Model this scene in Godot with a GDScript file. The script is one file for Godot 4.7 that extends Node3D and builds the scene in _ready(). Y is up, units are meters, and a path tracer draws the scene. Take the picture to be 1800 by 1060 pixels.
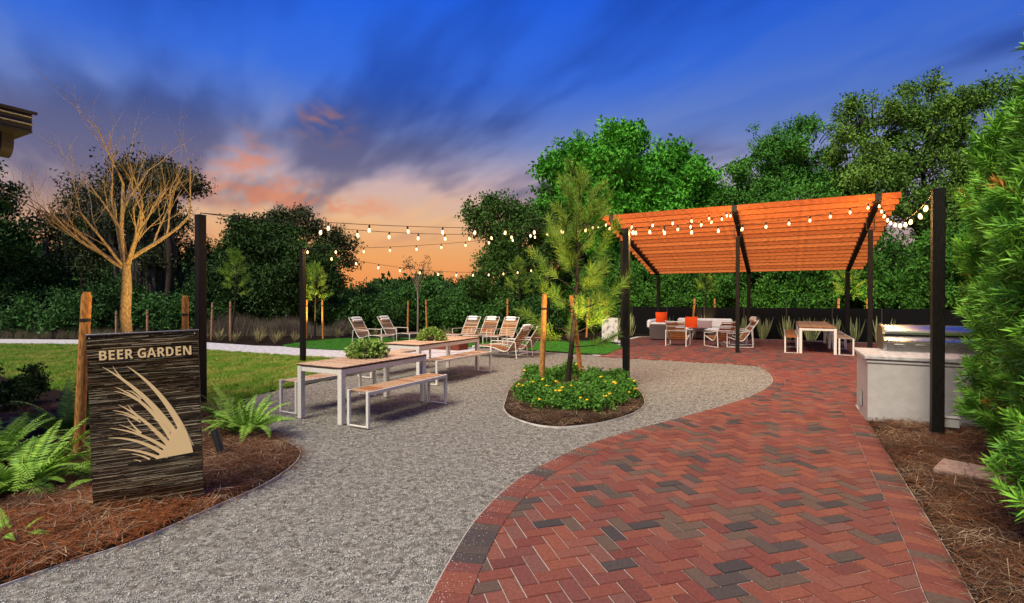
extends Node3D

# A beer garden at dusk: x to the right, depth along -z, metres. The garden's own grid is turned by TURN.
const TURN := 0.4939
const EYE := 1.6
var rng := RandomNumberGenerator.new()
var counts := {}
var M := {}
var shapes := {}


class MB:
	var v := PackedVector3Array()
	var n := PackedVector3Array()
	var t := PackedVector2Array()
	var c := PackedColorArray()
	var k := PackedInt32Array()
	var col := Color.WHITE

	func add(p: Vector3, nn: Vector3, uv := Vector2.ZERO) -> int:
		v.append(p)
		n.append(nn)
		t.append(uv)
		c.append(col)
		return v.size() - 1

	# a flat convex face whose front looks towards out
	func poly(pts: Array, out: Vector3) -> void:
		var nn := Vector3.ZERO
		for j in range(1, pts.size() - 1):
			nn += (pts[j + 1] - pts[0]).cross(pts[j] - pts[0])
		if nn.length() < 1e-12:
			return
		nn = nn.normalized()
		var flip := nn.dot(out) < 0.0
		if flip:
			nn = -nn
		var b := v.size()
		for p in pts:
			add(p, nn, Vector2(p.x, p.z))
		for j in range(1, pts.size() - 1):
			if flip:
				k.append_array([b, b + j + 1, b + j])
			else:
				k.append_array([b, b + j, b + j + 1])

	# a sheet triangle for leaves and blades, its own normal
	func leaf3(a: Vector3, b: Vector3, d: Vector3) -> void:
		var nn := (d - a).cross(b - a)
		if nn.length() < 1e-14:
			return
		nn = nn.normalized()
		var q := v.size()
		add(a, nn)
		add(b, nn)
		add(d, nn)
		k.append_array([q, q + 1, q + 2])

	func box(xf: Transform3D, s: Vector3, b := 0.0) -> void:
		var h := s / 2.0
		var o := xf.origin
		var ax := [xf.basis.x, xf.basis.y, xf.basis.z]
		b = minf(b, minf(h.x, minf(h.y, h.z)) * 0.9)
		for a in 3:
			var p := (a + 1) % 3
			var q := (a + 2) % 3
			for s1 in [-1.0, 1.0]:
				var pts := []
				for w in [[-1, -1], [1, -1], [1, 1], [-1, 1]]:
					pts.append(o + ax[a] * h[a] * s1 + ax[p] * (h[p] - b) * w[0] + ax[q] * (h[q] - b) * w[1])
				poly(pts, ax[a] * s1)
		if b <= 0.0:
			return
		for a in 3:
			var p := (a + 1) % 3
			var q := (a + 2) % 3
			for s1 in [-1.0, 1.0]:
				for s2 in [-1.0, 1.0]:
					var pts := []
					for e in [-1.0, 1.0]:
						pts.append(o + ax[a] * (h[a] - b) * e + ax[p] * h[p] * s1 + ax[q] * (h[q] - b) * s2)
					for e in [1.0, -1.0]:
						pts.append(o + ax[a] * (h[a] - b) * e + ax[p] * (h[p] - b) * s1 + ax[q] * h[q] * s2)
					poly(pts, ax[p] * s1 + ax[q] * s2)
		for sx in [-1.0, 1.0]:
			for sy in [-1.0, 1.0]:
				for sz in [-1.0, 1.0]:
					var x: Vector3 = ax[0] * sx
					var y: Vector3 = ax[1] * sy
					var z: Vector3 = ax[2] * sz
					poly([o + x * h.x + y * (h.y - b) + z * (h.z - b), o + x * (h.x - b) + y * h.y + z * (h.z - b), o + x * (h.x - b) + y * (h.y - b) + z * h.z], x + y + z)

	func bx(at: Vector3, s: Vector3, b := 0.0) -> void:
		box(Transform3D(Basis(), at), s, b)

	# a rectangular bar from a to b, w across and h along up
	func bar(a: Vector3, b: Vector3, w: float, h: float, up := Vector3.UP, bev := 0.0) -> void:
		var d := (b - a).normalized()
		if absf(d.dot(up)) > 0.98:
			up = Vector3.BACK if absf(d.dot(Vector3.BACK)) < 0.9 else Vector3.RIGHT
		var x := d.cross(up).normalized()
		var y := x.cross(d).normalized()
		box(Transform3D(Basis(x, y, d), (a + b) / 2.0), Vector3(w, h, (b - a).length()), bev)

	func tube(path: Array, radii: Array, sides := 8, caps := true) -> void:
		var m := path.size()
		var d0: Vector3 = (path[1] - path[0]).normalized()
		var x := d0.cross(Vector3.UP)
		if x.length() < 0.05:
			x = d0.cross(Vector3.RIGHT)
		x = x.normalized()
		var b0 := v.size()
		var acc := 0.0
		for i in m:
			var d: Vector3 = path[mini(i + 1, m - 1)] - path[maxi(i - 1, 0)]
			d = d.normalized()
			x = (x - d * x.dot(d)).normalized()
			var y := d.cross(x)
			if i > 0:
				acc += (path[i] - path[i - 1]).length()
			for j in sides:
				var a := TAU * j / sides
				var nn := x * cos(a) + y * sin(a)
				add(path[i] + nn * radii[i], nn, Vector2(float(j) / sides, acc))
		for i in m - 1:
			for j in sides:
				var a := b0 + i * sides + j
				var b := b0 + i * sides + (j + 1) % sides
				k.append_array([a, a + sides, b, b, a + sides, b + sides])
		if caps:
			for e in [0, m - 1]:
				var pts := []
				for j in sides:
					pts.append(v[b0 + e * sides + j])
				poly(pts, (path[0] - path[1]) if e == 0 else (path[m - 1] - path[m - 2]))

	# profile of (radius, height) turned round an axis through at
	func lathe(prof: Array, sides := 20, at := Vector3.ZERO, basis := Basis()) -> void:
		var m := prof.size()
		var b0 := v.size()
		for i in m:
			var d: Vector2 = prof[mini(i + 1, m - 1)] - prof[maxi(i - 1, 0)]
			var pn := Vector2(d.y, -d.x).normalized()
			for j in sides:
				var a := TAU * j / sides
				add(at + basis * Vector3(cos(a) * prof[i].x, prof[i].y, sin(a) * prof[i].x), basis * Vector3(cos(a) * pn.x, pn.y, sin(a) * pn.x))
		for i in m - 1:
			for j in sides:
				var a := b0 + i * sides + j
				var b := b0 + i * sides + (j + 1) % sides
				k.append_array([a, b, a + sides, b, b + sides, a + sides])

	# an outline in the plane of x and y (by basis), with front and back and a rim
	func prism(pts: PackedVector2Array, xf: Transform3D, depth: float) -> void:
		var tri := Geometry2D.triangulate_polygon(pts)
		var f := xf.basis.z.normalized()
		for i in range(0, tri.size(), 3):
			for side in [0.5, -0.5]:
				poly([xf * Vector3(pts[tri[i]].x, pts[tri[i]].y, depth * side), xf * Vector3(pts[tri[i + 1]].x, pts[tri[i + 1]].y, depth * side), xf * Vector3(pts[tri[i + 2]].x, pts[tri[i + 2]].y, depth * side)], f * side)
		var cw := Geometry2D.is_polygon_clockwise(pts)
		for i in pts.size():
			var a := pts[i]
			var b := pts[(i + 1) % pts.size()]
			var o := Vector2(b.y - a.y, a.x - b.x) * (-1.0 if cw else 1.0)
			poly([xf * Vector3(a.x, a.y, -depth / 2), xf * Vector3(b.x, b.y, -depth / 2), xf * Vector3(b.x, b.y, depth / 2), xf * Vector3(a.x, a.y, depth / 2)], xf.basis * Vector3(o.x, o.y, 0))

	func mesh() -> ArrayMesh:
		var a := []
		a.resize(Mesh.ARRAY_MAX)
		a[Mesh.ARRAY_VERTEX] = v
		a[Mesh.ARRAY_NORMAL] = n
		a[Mesh.ARRAY_TEX_UV] = t
		a[Mesh.ARRAY_COLOR] = c
		a[Mesh.ARRAY_INDEX] = k
		var m := ArrayMesh.new()
		m.add_surface_from_arrays(Mesh.PRIMITIVE_TRIANGLES, a)
		return m


# ---------------------------------------------------------------- places and nodes
func P(x: float, z: float, y := 0.0) -> Vector3:
	return Vector3(x, y, -z)


func S(u: float, v: float, y := 0.0) -> Vector3:
	return Vector3(u * cos(TURN) + v * sin(TURN), y, u * sin(TURN) - v * cos(TURN))


func numbered(parent: Node, called: String) -> String:
	var key := str(parent.get_instance_id()) + called
	counts[key] = counts.get(key, -1) + 1
	return called if counts[key] == 0 else "%s_%03d" % [called, counts[key]]


func obj(called: String, shape, m: Material, parent: Node = self) -> MeshInstance3D:
	var o := MeshInstance3D.new()
	o.name = numbered(parent, called)
	o.mesh = shape.mesh() if shape is MB else shape
	o.material_override = m
	parent.add_child(o, true)
	return o


func tag(o: Node, label: String, category: String, group := "") -> Node:
	o.set_meta("label", label)
	o.set_meta("category", category)
	if group:
		o.set_meta("group", group)
	return o


func thing(called: String, label: String, category: String, at := Vector3.ZERO, turn := 0.0, group := "") -> Node3D:
	var o := Node3D.new()
	o.name = numbered(self, called)
	add_child(o, true)
	o.position = at
	o.rotation.y = turn
	tag(o, label, category, group)
	return o


func struct(called: String, shape, m: Material) -> MeshInstance3D:
	var o := obj(called, shape, m)
	o.set_meta("kind", "structure")
	return o


func copy_of(o: Node3D, label: String, at: Vector3, turn: float) -> Node3D:
	var r: Node3D = o.duplicate()
	r.name = numbered(self, str(o.name).rstrip("0123456789").rstrip("_"))
	add_child(r, true)
	r.position = at
	r.rotation.y = turn
	r.set_meta("label", label)
	return r


func many(called: String, shape, m: Material, list: Array, cols: Array, parent: Node = self) -> MultiMeshInstance3D:
	var mm := MultiMesh.new()
	mm.transform_format = MultiMesh.TRANSFORM_3D
	mm.use_colors = true
	mm.mesh = shape.mesh() if shape is MB else shape
	mm.instance_count = list.size()
	for i in list.size():
		mm.set_instance_transform(i, list[i])
		mm.set_instance_color(i, cols[i])
	var o := MultiMeshInstance3D.new()
	o.name = numbered(parent, called)
	o.multimesh = mm
	o.material_override = m
	o.set_meta("kind", "stuff")
	parent.add_child(o, true)
	return o


func rf(a: float, b: float) -> float:
	return rng.randf_range(a, b)


func rdir() -> Vector3:
	var y := rf(-1, 1)
	var a := rf(0, TAU)
	var r := sqrt(1 - y * y)
	return Vector3(cos(a) * r, y, sin(a) * r)


func rbasis(sc := 1.0) -> Basis:
	return Basis(rdir(), rf(0, TAU)).scaled(Vector3.ONE * sc)


func toward(d: Vector3, roll := 0.0, sc := 1.0) -> Basis:   # +y along d
	var y := d.normalized()
	var x := y.cross(Vector3.UP)
	if x.length() < 0.02:
		x = Vector3.RIGHT
	x = x.normalized().rotated(y, roll)
	return Basis(x * sc, y * sc, x.cross(y) * sc)


# ---------------------------------------------------------------- materials
func noise(freq: float, octaves := 4, kind := FastNoiseLite.TYPE_SIMPLEX_SMOOTH, sd := 1) -> FastNoiseLite:
	var f := FastNoiseLite.new()
	f.noise_type = kind
	f.frequency = freq
	f.fractal_octaves = octaves
	f.fractal_type = FastNoiseLite.FRACTAL_FBM if octaves > 1 else FastNoiseLite.FRACTAL_NONE
	f.seed = sd
	return f


func ntex(size: int, f: FastNoiseLite, stops: Array, bump := false) -> NoiseTexture2D:
	var t := NoiseTexture2D.new()
	t.width = size
	t.height = size
	t.seamless = true
	t.generate_mipmaps = false
	t.noise = f
	if stops.size():
		var g := Gradient.new()
		var offs := PackedFloat32Array()
		var cs := PackedColorArray()
		for s in stops:
			offs.append(s[0])
			cs.append(s[1])
		g.offsets = offs
		g.colors = cs
		t.color_ramp = g
	return t


func lin(r: float, g: float, b: float) -> Color:
	return Color(r, g, b).linear_to_srgb()


func grey(a: float, b: float) -> Array:
	return [[0.0, Color(a, a, a)], [1.0, Color(b, b, b)]]


func mat(called: String, col: Color, rough := 0.7, tex: Texture2D = null, scale := Vector3.ONE, world := false, height: Texture2D = null, depth := 0.0) -> StandardMaterial3D:
	var m := StandardMaterial3D.new()
	m.resource_name = called
	m.albedo_color = col
	m.roughness = rough
	if rough >= 0.55:
		m.metallic_specular = 0.22
	if tex:
		m.albedo_texture = tex
	if height:
		m.heightmap_enabled = true
		m.heightmap_texture = height
		m.heightmap_scale = depth
	if tex or height:
		m.uv1_triplanar = true
		m.uv1_world_triplanar = world
		m.uv1_scale = scale
	M[called] = m
	return m


func leafmat(called: String, back: Color, rough := 0.55) -> StandardMaterial3D:
	var m := StandardMaterial3D.new()
	m.resource_name = called
	m.vertex_color_use_as_albedo = true
	m.roughness = rough
	m.metallic_specular = 0.28
	m.backlight_enabled = true
	m.backlight = back
	M[called] = m
	return m


func metal(m: StandardMaterial3D, amount := 1.0) -> StandardMaterial3D:
	m.metallic = amount
	return m


func make_materials() -> void:
	var speck := ntex(256, noise(0.09, 4), grey(0.72, 1.0))
	var grain := ntex(512, noise(0.02, 5, FastNoiseLite.TYPE_SIMPLEX, 4), [[0.0, Color(0.45, 0.42, 0.4)], [0.4, Color(0.78, 0.76, 0.74)], [0.62, Color(0.93, 0.92, 0.9)], [1.0, Color(1, 1, 1)]])
	var pitted := ntex(512, noise(0.06, 4, FastNoiseLite.TYPE_SIMPLEX, 9), grey(0.0, 1.0))
	var stones := noise(0.045, 2, FastNoiseLite.TYPE_CELLULAR, 5)
	stones.cellular_return_type = FastNoiseLite.RETURN_CELL_VALUE
	var stoneh := noise(0.045, 2, FastNoiseLite.TYPE_CELLULAR, 5)
	var gravel_c := ntex(1024, stones, [[0.0, Color(0.48, 0.46, 0.44)], [0.35, Color(0.66, 0.64, 0.61)], [0.7, Color(0.78, 0.76, 0.72)], [1.0, Color(0.92, 0.9, 0.86)]])
	var gravel_h := ntex(1024, stoneh, [[0.0, Color.WHITE], [1.0, Color.BLACK]])
	var blotch := ntex(512, noise(0.012, 5, FastNoiseLite.TYPE_SIMPLEX, 21), grey(0.74, 1.0))
	var g := mat("gravel", lin(0.60, 0.61, 0.60), 0.95, gravel_c, Vector3(1.1, 1.1, 1.1), true, gravel_h, 0.5)
	g.detail_enabled = true
	g.detail_blend_mode = BaseMaterial3D.BLEND_MODE_MUL
	g.detail_albedo = ntex(512, noise(0.02, 5, FastNoiseLite.TYPE_SIMPLEX, 33), grey(0.6, 1.0))
	mat("soil", lin(0.05, 0.042, 0.03), 1.0, blotch, Vector3.ONE * 0.6, true)
	mat("forest_floor", lin(0.045, 0.055, 0.025), 1.0, blotch, Vector3.ONE * 0.3, true)
	mat("lawn_base", lin(0.055, 0.07, 0.02), 1.0, ntex(512, noise(0.05, 4, FastNoiseLite.TYPE_SIMPLEX, 3), [[0.0, Color(0.6, 0.62, 0.5)], [0.5, Color(0.85, 0.9, 0.75)], [1.0, Color(1.0, 0.97, 0.85)]]), Vector3.ONE * 0.9, true)
	mat("turf_base", lin(0.045, 0.14, 0.02), 1.0, speck, Vector3.ONE * 3.0, true)
	mat("concrete", lin(0.62, 0.61, 0.64), 0.85, blotch, Vector3.ONE * 0.8, true, pitted, 0.08)
	mat("mulch", lin(0.034, 0.021, 0.014), 1.0, ntex(512, noise(0.05, 5, FastNoiseLite.TYPE_SIMPLEX, 13), grey(0.35, 1.0)), Vector3.ONE * 1.3, true, pitted, 1.2)
	mat("sand_joint", lin(0.56, 0.52, 0.47), 1.0, speck, Vector3.ONE * 4.0, true)
	# clay pavers: the tones of the photograph's reds, browns and charcoals
	var tones := [lin(0.202, 0.066, 0.050), lin(0.176, 0.054, 0.046), lin(0.232, 0.078, 0.053), lin(0.172, 0.062, 0.054), lin(0.146, 0.050, 0.044), lin(0.116, 0.078, 0.064), lin(0.086, 0.068, 0.061), lin(0.053, 0.048, 0.053), lin(0.069, 0.058, 0.059), lin(0.215, 0.080, 0.061), lin(0.176, 0.078, 0.066)]
	var clay := ntex(512, noise(0.035, 5, FastNoiseLite.TYPE_SIMPLEX, 17), [[0.0, Color(0.85, 0.84, 0.84)], [0.45, Color(0.95, 0.95, 0.95)], [0.75, Color(1, 1, 1)], [1.0, Color(0.98, 0.99, 1.0)]])
	for i in tones.size():
		mat("clay_%d" % i, tones[i], 0.62, clay, Vector3.ONE * 1.7, true, pitted, 0.06)
	var any := mat("clay_any", Color.WHITE, 0.65, clay, Vector3.ONE * 1.7, true, pitted, 0.05)
	any.vertex_color_use_as_albedo = true
	# furniture
	mat("white_metal", lin(0.86, 0.84, 0.79), 0.38, speck, Vector3.ONE * 2.0)
	mat("teak_u", lin(0.57, 0.37, 0.24), 0.6, grain, Vector3(0.7, 9, 9), false, grain, 0.04)
	mat("teak_pale", lin(0.68, 0.50, 0.37), 0.6, grain, Vector3(0.7, 9, 9), false, grain, 0.04)
	mat("teak_warm", lin(0.44, 0.20, 0.085), 0.55, grain, Vector3(0.7, 9, 9), false, grain, 0.04)
	mat("teak_grey", lin(0.27, 0.19, 0.15), 0.7, grain, Vector3(0.7, 9, 9), false, grain, 0.04)
	mat("teak_red", lin(0.40, 0.155, 0.06), 0.55, grain, Vector3(0.7, 9, 9), false, grain, 0.04)
	mat("dark_trim", lin(0.05, 0.025, 0.018), 0.6)
	mat("cedar_a", lin(0.50, 0.130, 0.027), 0.6, grain, Vector3(0.5, 7, 7), false, grain, 0.05)
	mat("cedar_b", lin(0.41, 0.10, 0.02), 0.6, grain, Vector3(0.5, 7, 7), false, grain, 0.05)
	mat("cedar_c", lin(0.57, 0.165, 0.038), 0.6, grain, Vector3(0.5, 7, 7), false, grain, 0.05)
	mat("black_post", lin(0.011, 0.010, 0.0095), 0.5, grain, Vector3(6, 0.6, 6), false, grain, 0.05)
	mat("black_metal", lin(0.012, 0.012, 0.013), 0.45)
	mat("stake_wood", lin(0.56, 0.27, 0.085), 0.7, grain, Vector3(6, 0.8, 6), false, grain, 0.06)
	mat("stake_grey", lin(0.42, 0.25, 0.15), 0.75, grain, Vector3(6, 0.8, 6), false, grain, 0.06)
	mat("bark", lin(0.09, 0.07, 0.055), 0.95, ntex(256, noise(0.05, 4, FastNoiseLite.TYPE_SIMPLEX, 41), grey(0.35, 1.0)), Vector3(5, 1.2, 5), false, pitted, 0.6)
	mat("bark_pale", lin(0.33, 0.27, 0.19), 0.85, blotch, Vector3(4, 2, 4), false, pitted, 0.12)
	mat("bark_smooth", lin(0.56, 0.41, 0.2), 0.75, grain, Vector3(5, 1.6, 5), false, pitted, 0.35)
	mat("twig_grey", lin(0.22, 0.2, 0.18), 0.9)
	mat("stucco", lin(0.44, 0.425, 0.425), 0.85, ntex(256, noise(0.02, 4, FastNoiseLite.TYPE_SIMPLEX, 71), grey(0.93, 1.0)), Vector3.ONE * 0.9, false, ntex(256, noise(0.08, 4, FastNoiseLite.TYPE_SIMPLEX, 19), grey(0, 1)), 0.1)
	mat("stone_top", lin(0.55, 0.54, 0.54), 0.6, blotch, Vector3.ONE * 1.3)
	metal(mat("steel", lin(0.62, 0.62, 0.63), 0.24))
	metal(mat("steel_dark", lin(0.32, 0.31, 0.31), 0.35))
	metal(mat("bronze", lin(0.16, 0.13, 0.09), 0.4), 0.8)
	mat("corten", lin(0.19, 0.055, 0.035), 0.8, blotch, Vector3.ONE * 2.0)
	mat("cushion_white", lin(0.74, 0.73, 0.73), 0.95)
	mat("cushion_blue", lin(0.25, 0.3, 0.38), 0.95)
	mat("cushion_orange", lin(0.80, 0.085, 0.015), 0.9)
	mat("cushion_mauve", lin(0.36, 0.26, 0.26), 0.95)
	mat("cushion_beige", lin(0.62, 0.5, 0.36), 0.95)
	mat("wicker", lin(0.13, 0.105, 0.105), 0.85, speck, Vector3(3, 40, 3))
	mat("fence_cloth", lin(0.007, 0.007, 0.008), 0.8)
	M.fence_cloth.metallic_specular = 0.12
	M.black_post.metallic_specular = 0.3
	mat("gold_plate", lin(0.86, 0.64, 0.31), 0.42)
	mat("bowl", lin(0.16, 0.14, 0.12), 0.8, speck, Vector3.ONE * 5.0)
	mat("grey_box", lin(0.38, 0.38, 0.4), 0.5)
	mat("pink_stone", lin(0.46, 0.31, 0.25), 0.85, blotch, Vector3.ONE * 2.5)
	mat("panel_white", lin(0.62, 0.62, 0.62), 0.55, ntex(256, noise(0.012, 5, FastNoiseLite.TYPE_SIMPLEX, 55), [[0.0, Color(0.35, 0.36, 0.38)], [0.45, Color(0.9, 0.9, 0.9)], [1.0, Color(1, 1, 1)]]), Vector3.ONE * 1.2)
	mat("edging", lin(0.6, 0.58, 0.54), 0.6)
	mat("eave", lin(0.04, 0.036, 0.03), 0.6)
	mat("eave_trim", lin(0.30, 0.28, 0.2), 0.5)
	mat("cable", lin(0.012, 0.012, 0.012), 0.6)
	var glow := mat("bulb_glow", lin(0.9, 0.8, 0.6), 0.3)
	glow.emission_enabled = true
	glow.emission = lin(1.0, 0.62, 0.27)
	glow.emission_energy_multiplier = 1.4
	# foliage: the colour of each leaf comes with its copy
	leafmat("leaf", Color(0.22, 0.3, 0.08))
	leafmat("glossy_leaf", Color(0.16, 0.22, 0.05), 0.38)
	leafmat("needle", Color(0.15, 0.2, 0.05), 0.6)
	leafmat("dry", Color(0.08, 0.07, 0.04), 0.9)
	leafmat("stone", Color(0, 0, 0), 0.95).backlight_enabled = false
	leafmat("fern_leaf", Color(0.25, 0.32, 0.06), 0.5).vertex_color_use_as_albedo = true


# ---------------------------------------------------------------- light, sky, camera
func sky_picture() -> ImageTexture:
	var w := 2048
	var h := 1024
	var im := Image.create(w, h, false, Image.FORMAT_RGBF)
	var streak := noise(0.9, 5, FastNoiseLite.TYPE_SIMPLEX, 77)
	var puff := noise(1.9, 4, FastNoiseLite.TYPE_SIMPLEX, 12)
	# sRGB by elevation: towards the sunset, and away from it
	var el := [0.0, 4.5, 8.5, 12.5, 17.0, 23.0, 31.0, 55.0, 90.0]
	var near := [Color8(255, 150, 84), Color8(255, 177, 108), Color8(252, 198, 148), Color8(222, 188, 184), Color8(122, 140, 200), Color8(64, 118, 234), Color8(36, 102, 240), Color8(24, 72, 196), Color8(18, 52, 146)]
	var far := [Color8(176, 150, 158), Color8(172, 156, 172), Color8(152, 158, 196), Color8(128, 146, 202), Color8(94, 128, 206), Color8(54, 104, 216), Color8(34, 86, 210), Color8(22, 66, 184), Color8(18, 52, 146)]
	for y in h:
		var e := 90.0 - 180.0 * (y + 0.5) / h
		if e < -1.0:
			im.fill_rect(Rect2i(0, y, w, h - y), Color(0.10, 0.09, 0.075))
			break
		var ee := maxf(e, 0.0)
		var i := 0
		while i < 7 and el[i + 1] < ee:
			i += 1
		var f := clampf((ee - el[i]) / (el[i + 1] - el[i]), 0, 1)
		var cn: Color = near[i].lerp(near[i + 1], f)
		var cf: Color = far[i].lerp(far[i + 1], f)
		for x in w:
			var az := 360.0 * (x + 0.5) / w
			if az > 180.0:
				az -= 360.0
			var d := az + 16.0
			d = d - 360.0 if d > 180.0 else d
			var s := exp(-d * d / (2 * 34.0 * 34.0))
			var c := cf.lerp(cn, s)
			# a thin layer of cloud on a level sheet high above, drawn out across the view
			var q := 1.0 / (sin(deg_to_rad(ee)) + 0.09)
			var px := sin(deg_to_rad(az)) * q
			var pz := cos(deg_to_rad(az)) * q
			var along := -px * 0.57 + pz * 0.82
			var across := px * 0.82 + pz * 0.57
			var a := streak.get_noise_2d(along * 0.34, across * 0.95 + 2.0) + 0.22 * streak.get_noise_2d(along * 1.1 + 5.0, across * 3.4)
			var b := puff.get_noise_2d(along * 0.5 + 7.0, across * 1.5)
			# the heavier bank that hangs over the sunset
			var bank := exp(-((az + 20.0) ** 2) / 330.0 - ((ee - 15.5) ** 2) / 26.0) * 0.85 + exp(-((az + 42.0) ** 2) / 420.0 - ((ee - 13.0) ** 2) / 40.0) * 0.6
			var cover := smoothstep(-0.05, 0.95, a * 1.05 + b * 0.12 + bank)
			var dark := Color8(28, 62, 152)
			if ee < 22.0:
				dark = dark.lerp(Color8(78, 84, 128), smoothstep(22.0, 15.0, ee))
			if ee < 13.0:
				dark = dark.lerp(Color8(146, 108, 124), smoothstep(11.5, 6.0, ee))
			c = c.lerp(dark, cover * lerpf(0.7, 0.46, smoothstep(17.0, 26.0, ee)) * smoothstep(4.0, 12.0, ee))
			# thin bright veils
			var veil := smoothstep(0.12, 0.6, -a + b * 0.35) * 0.13 * smoothstep(4.0, 12.0, ee) * smoothstep(34.0, 18.0, ee)
			c = c.lerp(Color8(172, 178, 214), veil)
			# edges of the bank lit from below by the sun
			var e1 := puff.get_noise_2d(az * 0.1 + 0.06 * ee + a * 0.4, ee * 0.3 + 3.0 + b * 0.3)
			var lit := exp(-((az + 27.8) ** 2) / 6.0 - ((ee - 13.2) ** 2) / 5.0) + exp(-((az + 23.5 + (ee - 10.0) * 1.5) ** 2) / 60.0 - ((ee - 10.2) ** 2) / 2.2) + 0.55 * exp(-((az + 20.5) ** 2) / 9.0 - ((ee - 18.0) ** 2) / 3.0)
			c = c.lerp(Color8(248, 138, 96), clampf(lit * (0.42 + e1 * 0.9 + b * 0.3), 0.0, 0.55))
			im.set_pixel(x, y, c.srgb_to_linear())
	return ImageTexture.create_from_image(im)


func lit_world() -> void:
	var cam := Camera3D.new()
	cam.name = "camera"
	cam.fov = 61.7
	cam.near = 0.05
	cam.far = 900.0
	cam.position = Vector3(0, EYE, 0)
	cam.rotation_degrees.x = -0.36
	add_child(cam, true)
	cam.current = true
	var env := Environment.new()
	env.background_mode = Environment.BG_SKY
	var sky := Sky.new()
	var sm := PanoramaSkyMaterial.new()
	sm.panorama = sky_picture()
	sm.energy_multiplier = 0.44
	sky.sky_material = sm
	env.sky = sky
	env.tonemap_mode = Environment.TONE_MAPPER_LINEAR
	env.tonemap_exposure = 2.0
	env.sdfgi_enabled = true
	env.ssao_enabled = true
	env.ssil_enabled = true
	var we := WorldEnvironment.new()
	we.name = "world_environment"
	we.environment = env
	add_child(we, true)
	# what is left of the daylight: wide and soft, from high behind the viewer's left shoulder
	var sun := DirectionalLight3D.new()
	sun.name = "daylight"
	sun.light_color = Color(1.0, 0.945, 0.83)
	sun.light_energy = 0.92
	sun.light_angular_distance = 26.0
	sun.shadow_enabled = true
	add_child(sun, true)
	sun.basis = Basis.looking_at(-Vector3(-0.48, 0.98, 0.62).normalized())


# ---------------------------------------------------------------- ground
func V2s(a: Array) -> PackedVector2Array:
	var r := PackedVector2Array()
	for i in range(0, a.size(), 2):
		r.append(Vector2(a[i], a[i + 1]))
	return r


func smooth(pts: PackedVector2Array, closed: bool, sub := 6) -> PackedVector2Array:
	var r := PackedVector2Array()
	var m := pts.size()
	for i in (m if closed else m - 1):
		var a := pts[(i - 1 + m) % m] if closed or i > 0 else pts[0]
		var d := pts[(i + 2) % m] if closed or i < m - 2 else pts[m - 1]
		for j in sub:
			r.append(pts[i].cubic_interpolate(pts[(i + 1) % m], a, d, float(j) / sub))
	if not closed:
		r.append(pts[m - 1])
	return r


func offset_line(pts: PackedVector2Array, by: float) -> PackedVector2Array:
	var r := PackedVector2Array()
	for i in pts.size():
		var d := (pts[mini(i + 1, pts.size() - 1)] - pts[maxi(i - 1, 0)]).normalized()
		r.append(pts[i] + Vector2(d.y, -d.x) * by)
	return r


func rim_distance(p: Vector2, poly: PackedVector2Array) -> float:
	var best := 1e9
	for i in poly.size():
		best = minf(best, p.distance_squared_to(Geometry2D.get_closest_point_to_segment(p, poly[i], poly[(i + 1) % poly.size()])))
	return sqrt(best)


# a sheet over an outline in (x, depth), its height from rise(p)
func sheet(poly: PackedVector2Array, cell: float, rise: Callable) -> ArrayMesh:
	var lo := poly[0]
	var hi := poly[0]
	for p in poly:
		lo = lo.min(p)
		hi = hi.max(p)
	var index := {}
	var pos := PackedVector3Array()
	var tris := PackedInt32Array()
	var nx := ceili((hi.x - lo.x) / cell)
	var ny := ceili((hi.y - lo.y) / cell)
	var inside := {}
	for i in nx + 1:
		for j in ny + 1:
			inside[Vector2i(i, j)] = Geometry2D.is_point_in_polygon(lo + Vector2(i, j) * cell, poly)
	for i in nx:
		for j in ny:
			var c := PackedVector2Array()
			for w in [Vector2i(0, 0), Vector2i(1, 0), Vector2i(1, 1), Vector2i(0, 1)]:
				c.append(lo + Vector2(Vector2i(i, j) + w) * cell)
			var pieces := [c]
			if not (inside[Vector2i(i, j)] and inside[Vector2i(i + 1, j)] and inside[Vector2i(i + 1, j + 1)] and inside[Vector2i(i, j + 1)]):
				pieces = Geometry2D.intersect_polygons(c, poly)
			for piece in pieces:
				var tr := PackedInt32Array([0, 1, 2, 0, 2, 3]) if piece.size() == 4 and piece == c else Geometry2D.triangulate_polygon(piece)
				for q in range(0, tr.size(), 3):
					var ids := []
					for e in 3:
						var p: Vector2 = piece[tr[q + e]]
						var key := Vector2i(roundi(p.x * 2000), roundi(p.y * 2000))
						if not index.has(key):
							index[key] = pos.size()
							pos.append(P(p.x, p.y, rise.call(p)))
						ids.append(index[key])
					var nn := (pos[ids[2]] - pos[ids[0]]).cross(pos[ids[1]] - pos[ids[0]])
					tris.append_array(ids if nn.y > 0 else [ids[0], ids[2], ids[1]])
	var st := SurfaceTool.new()
	st.begin(Mesh.PRIMITIVE_TRIANGLES)
	for p in pos:
		st.set_uv(Vector2(p.x, p.z))
		st.set_smooth_group(0)
		st.add_vertex(p)
	for i in tris:
		st.add_index(i)
	st.generate_normals()
	return st.commit()


# a flat strip of edging that stands along a line
func strip(line: PackedVector2Array, closed: bool, thick: float, y0: float, y1: float) -> MB:
	var b := MB.new()
	var m := line.size()
	for i in (m if closed else m - 1):
		b.bar(P(line[i].x, line[i].y, (y0 + y1) / 2), P(line[(i + 1) % m].x, line[(i + 1) % m].y, (y0 + y1) / 2), thick, y1 - y0)
	return b


var ruts: FastNoiseLite
var swells: FastNoiseLite


func gravel_height(p: Vector2) -> float:
	return -0.014 + 0.005 * swells.get_noise_2d(p.x, p.y) + 0.017 * ruts.get_noise_2d(p.x, p.y * 1.3)


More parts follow.
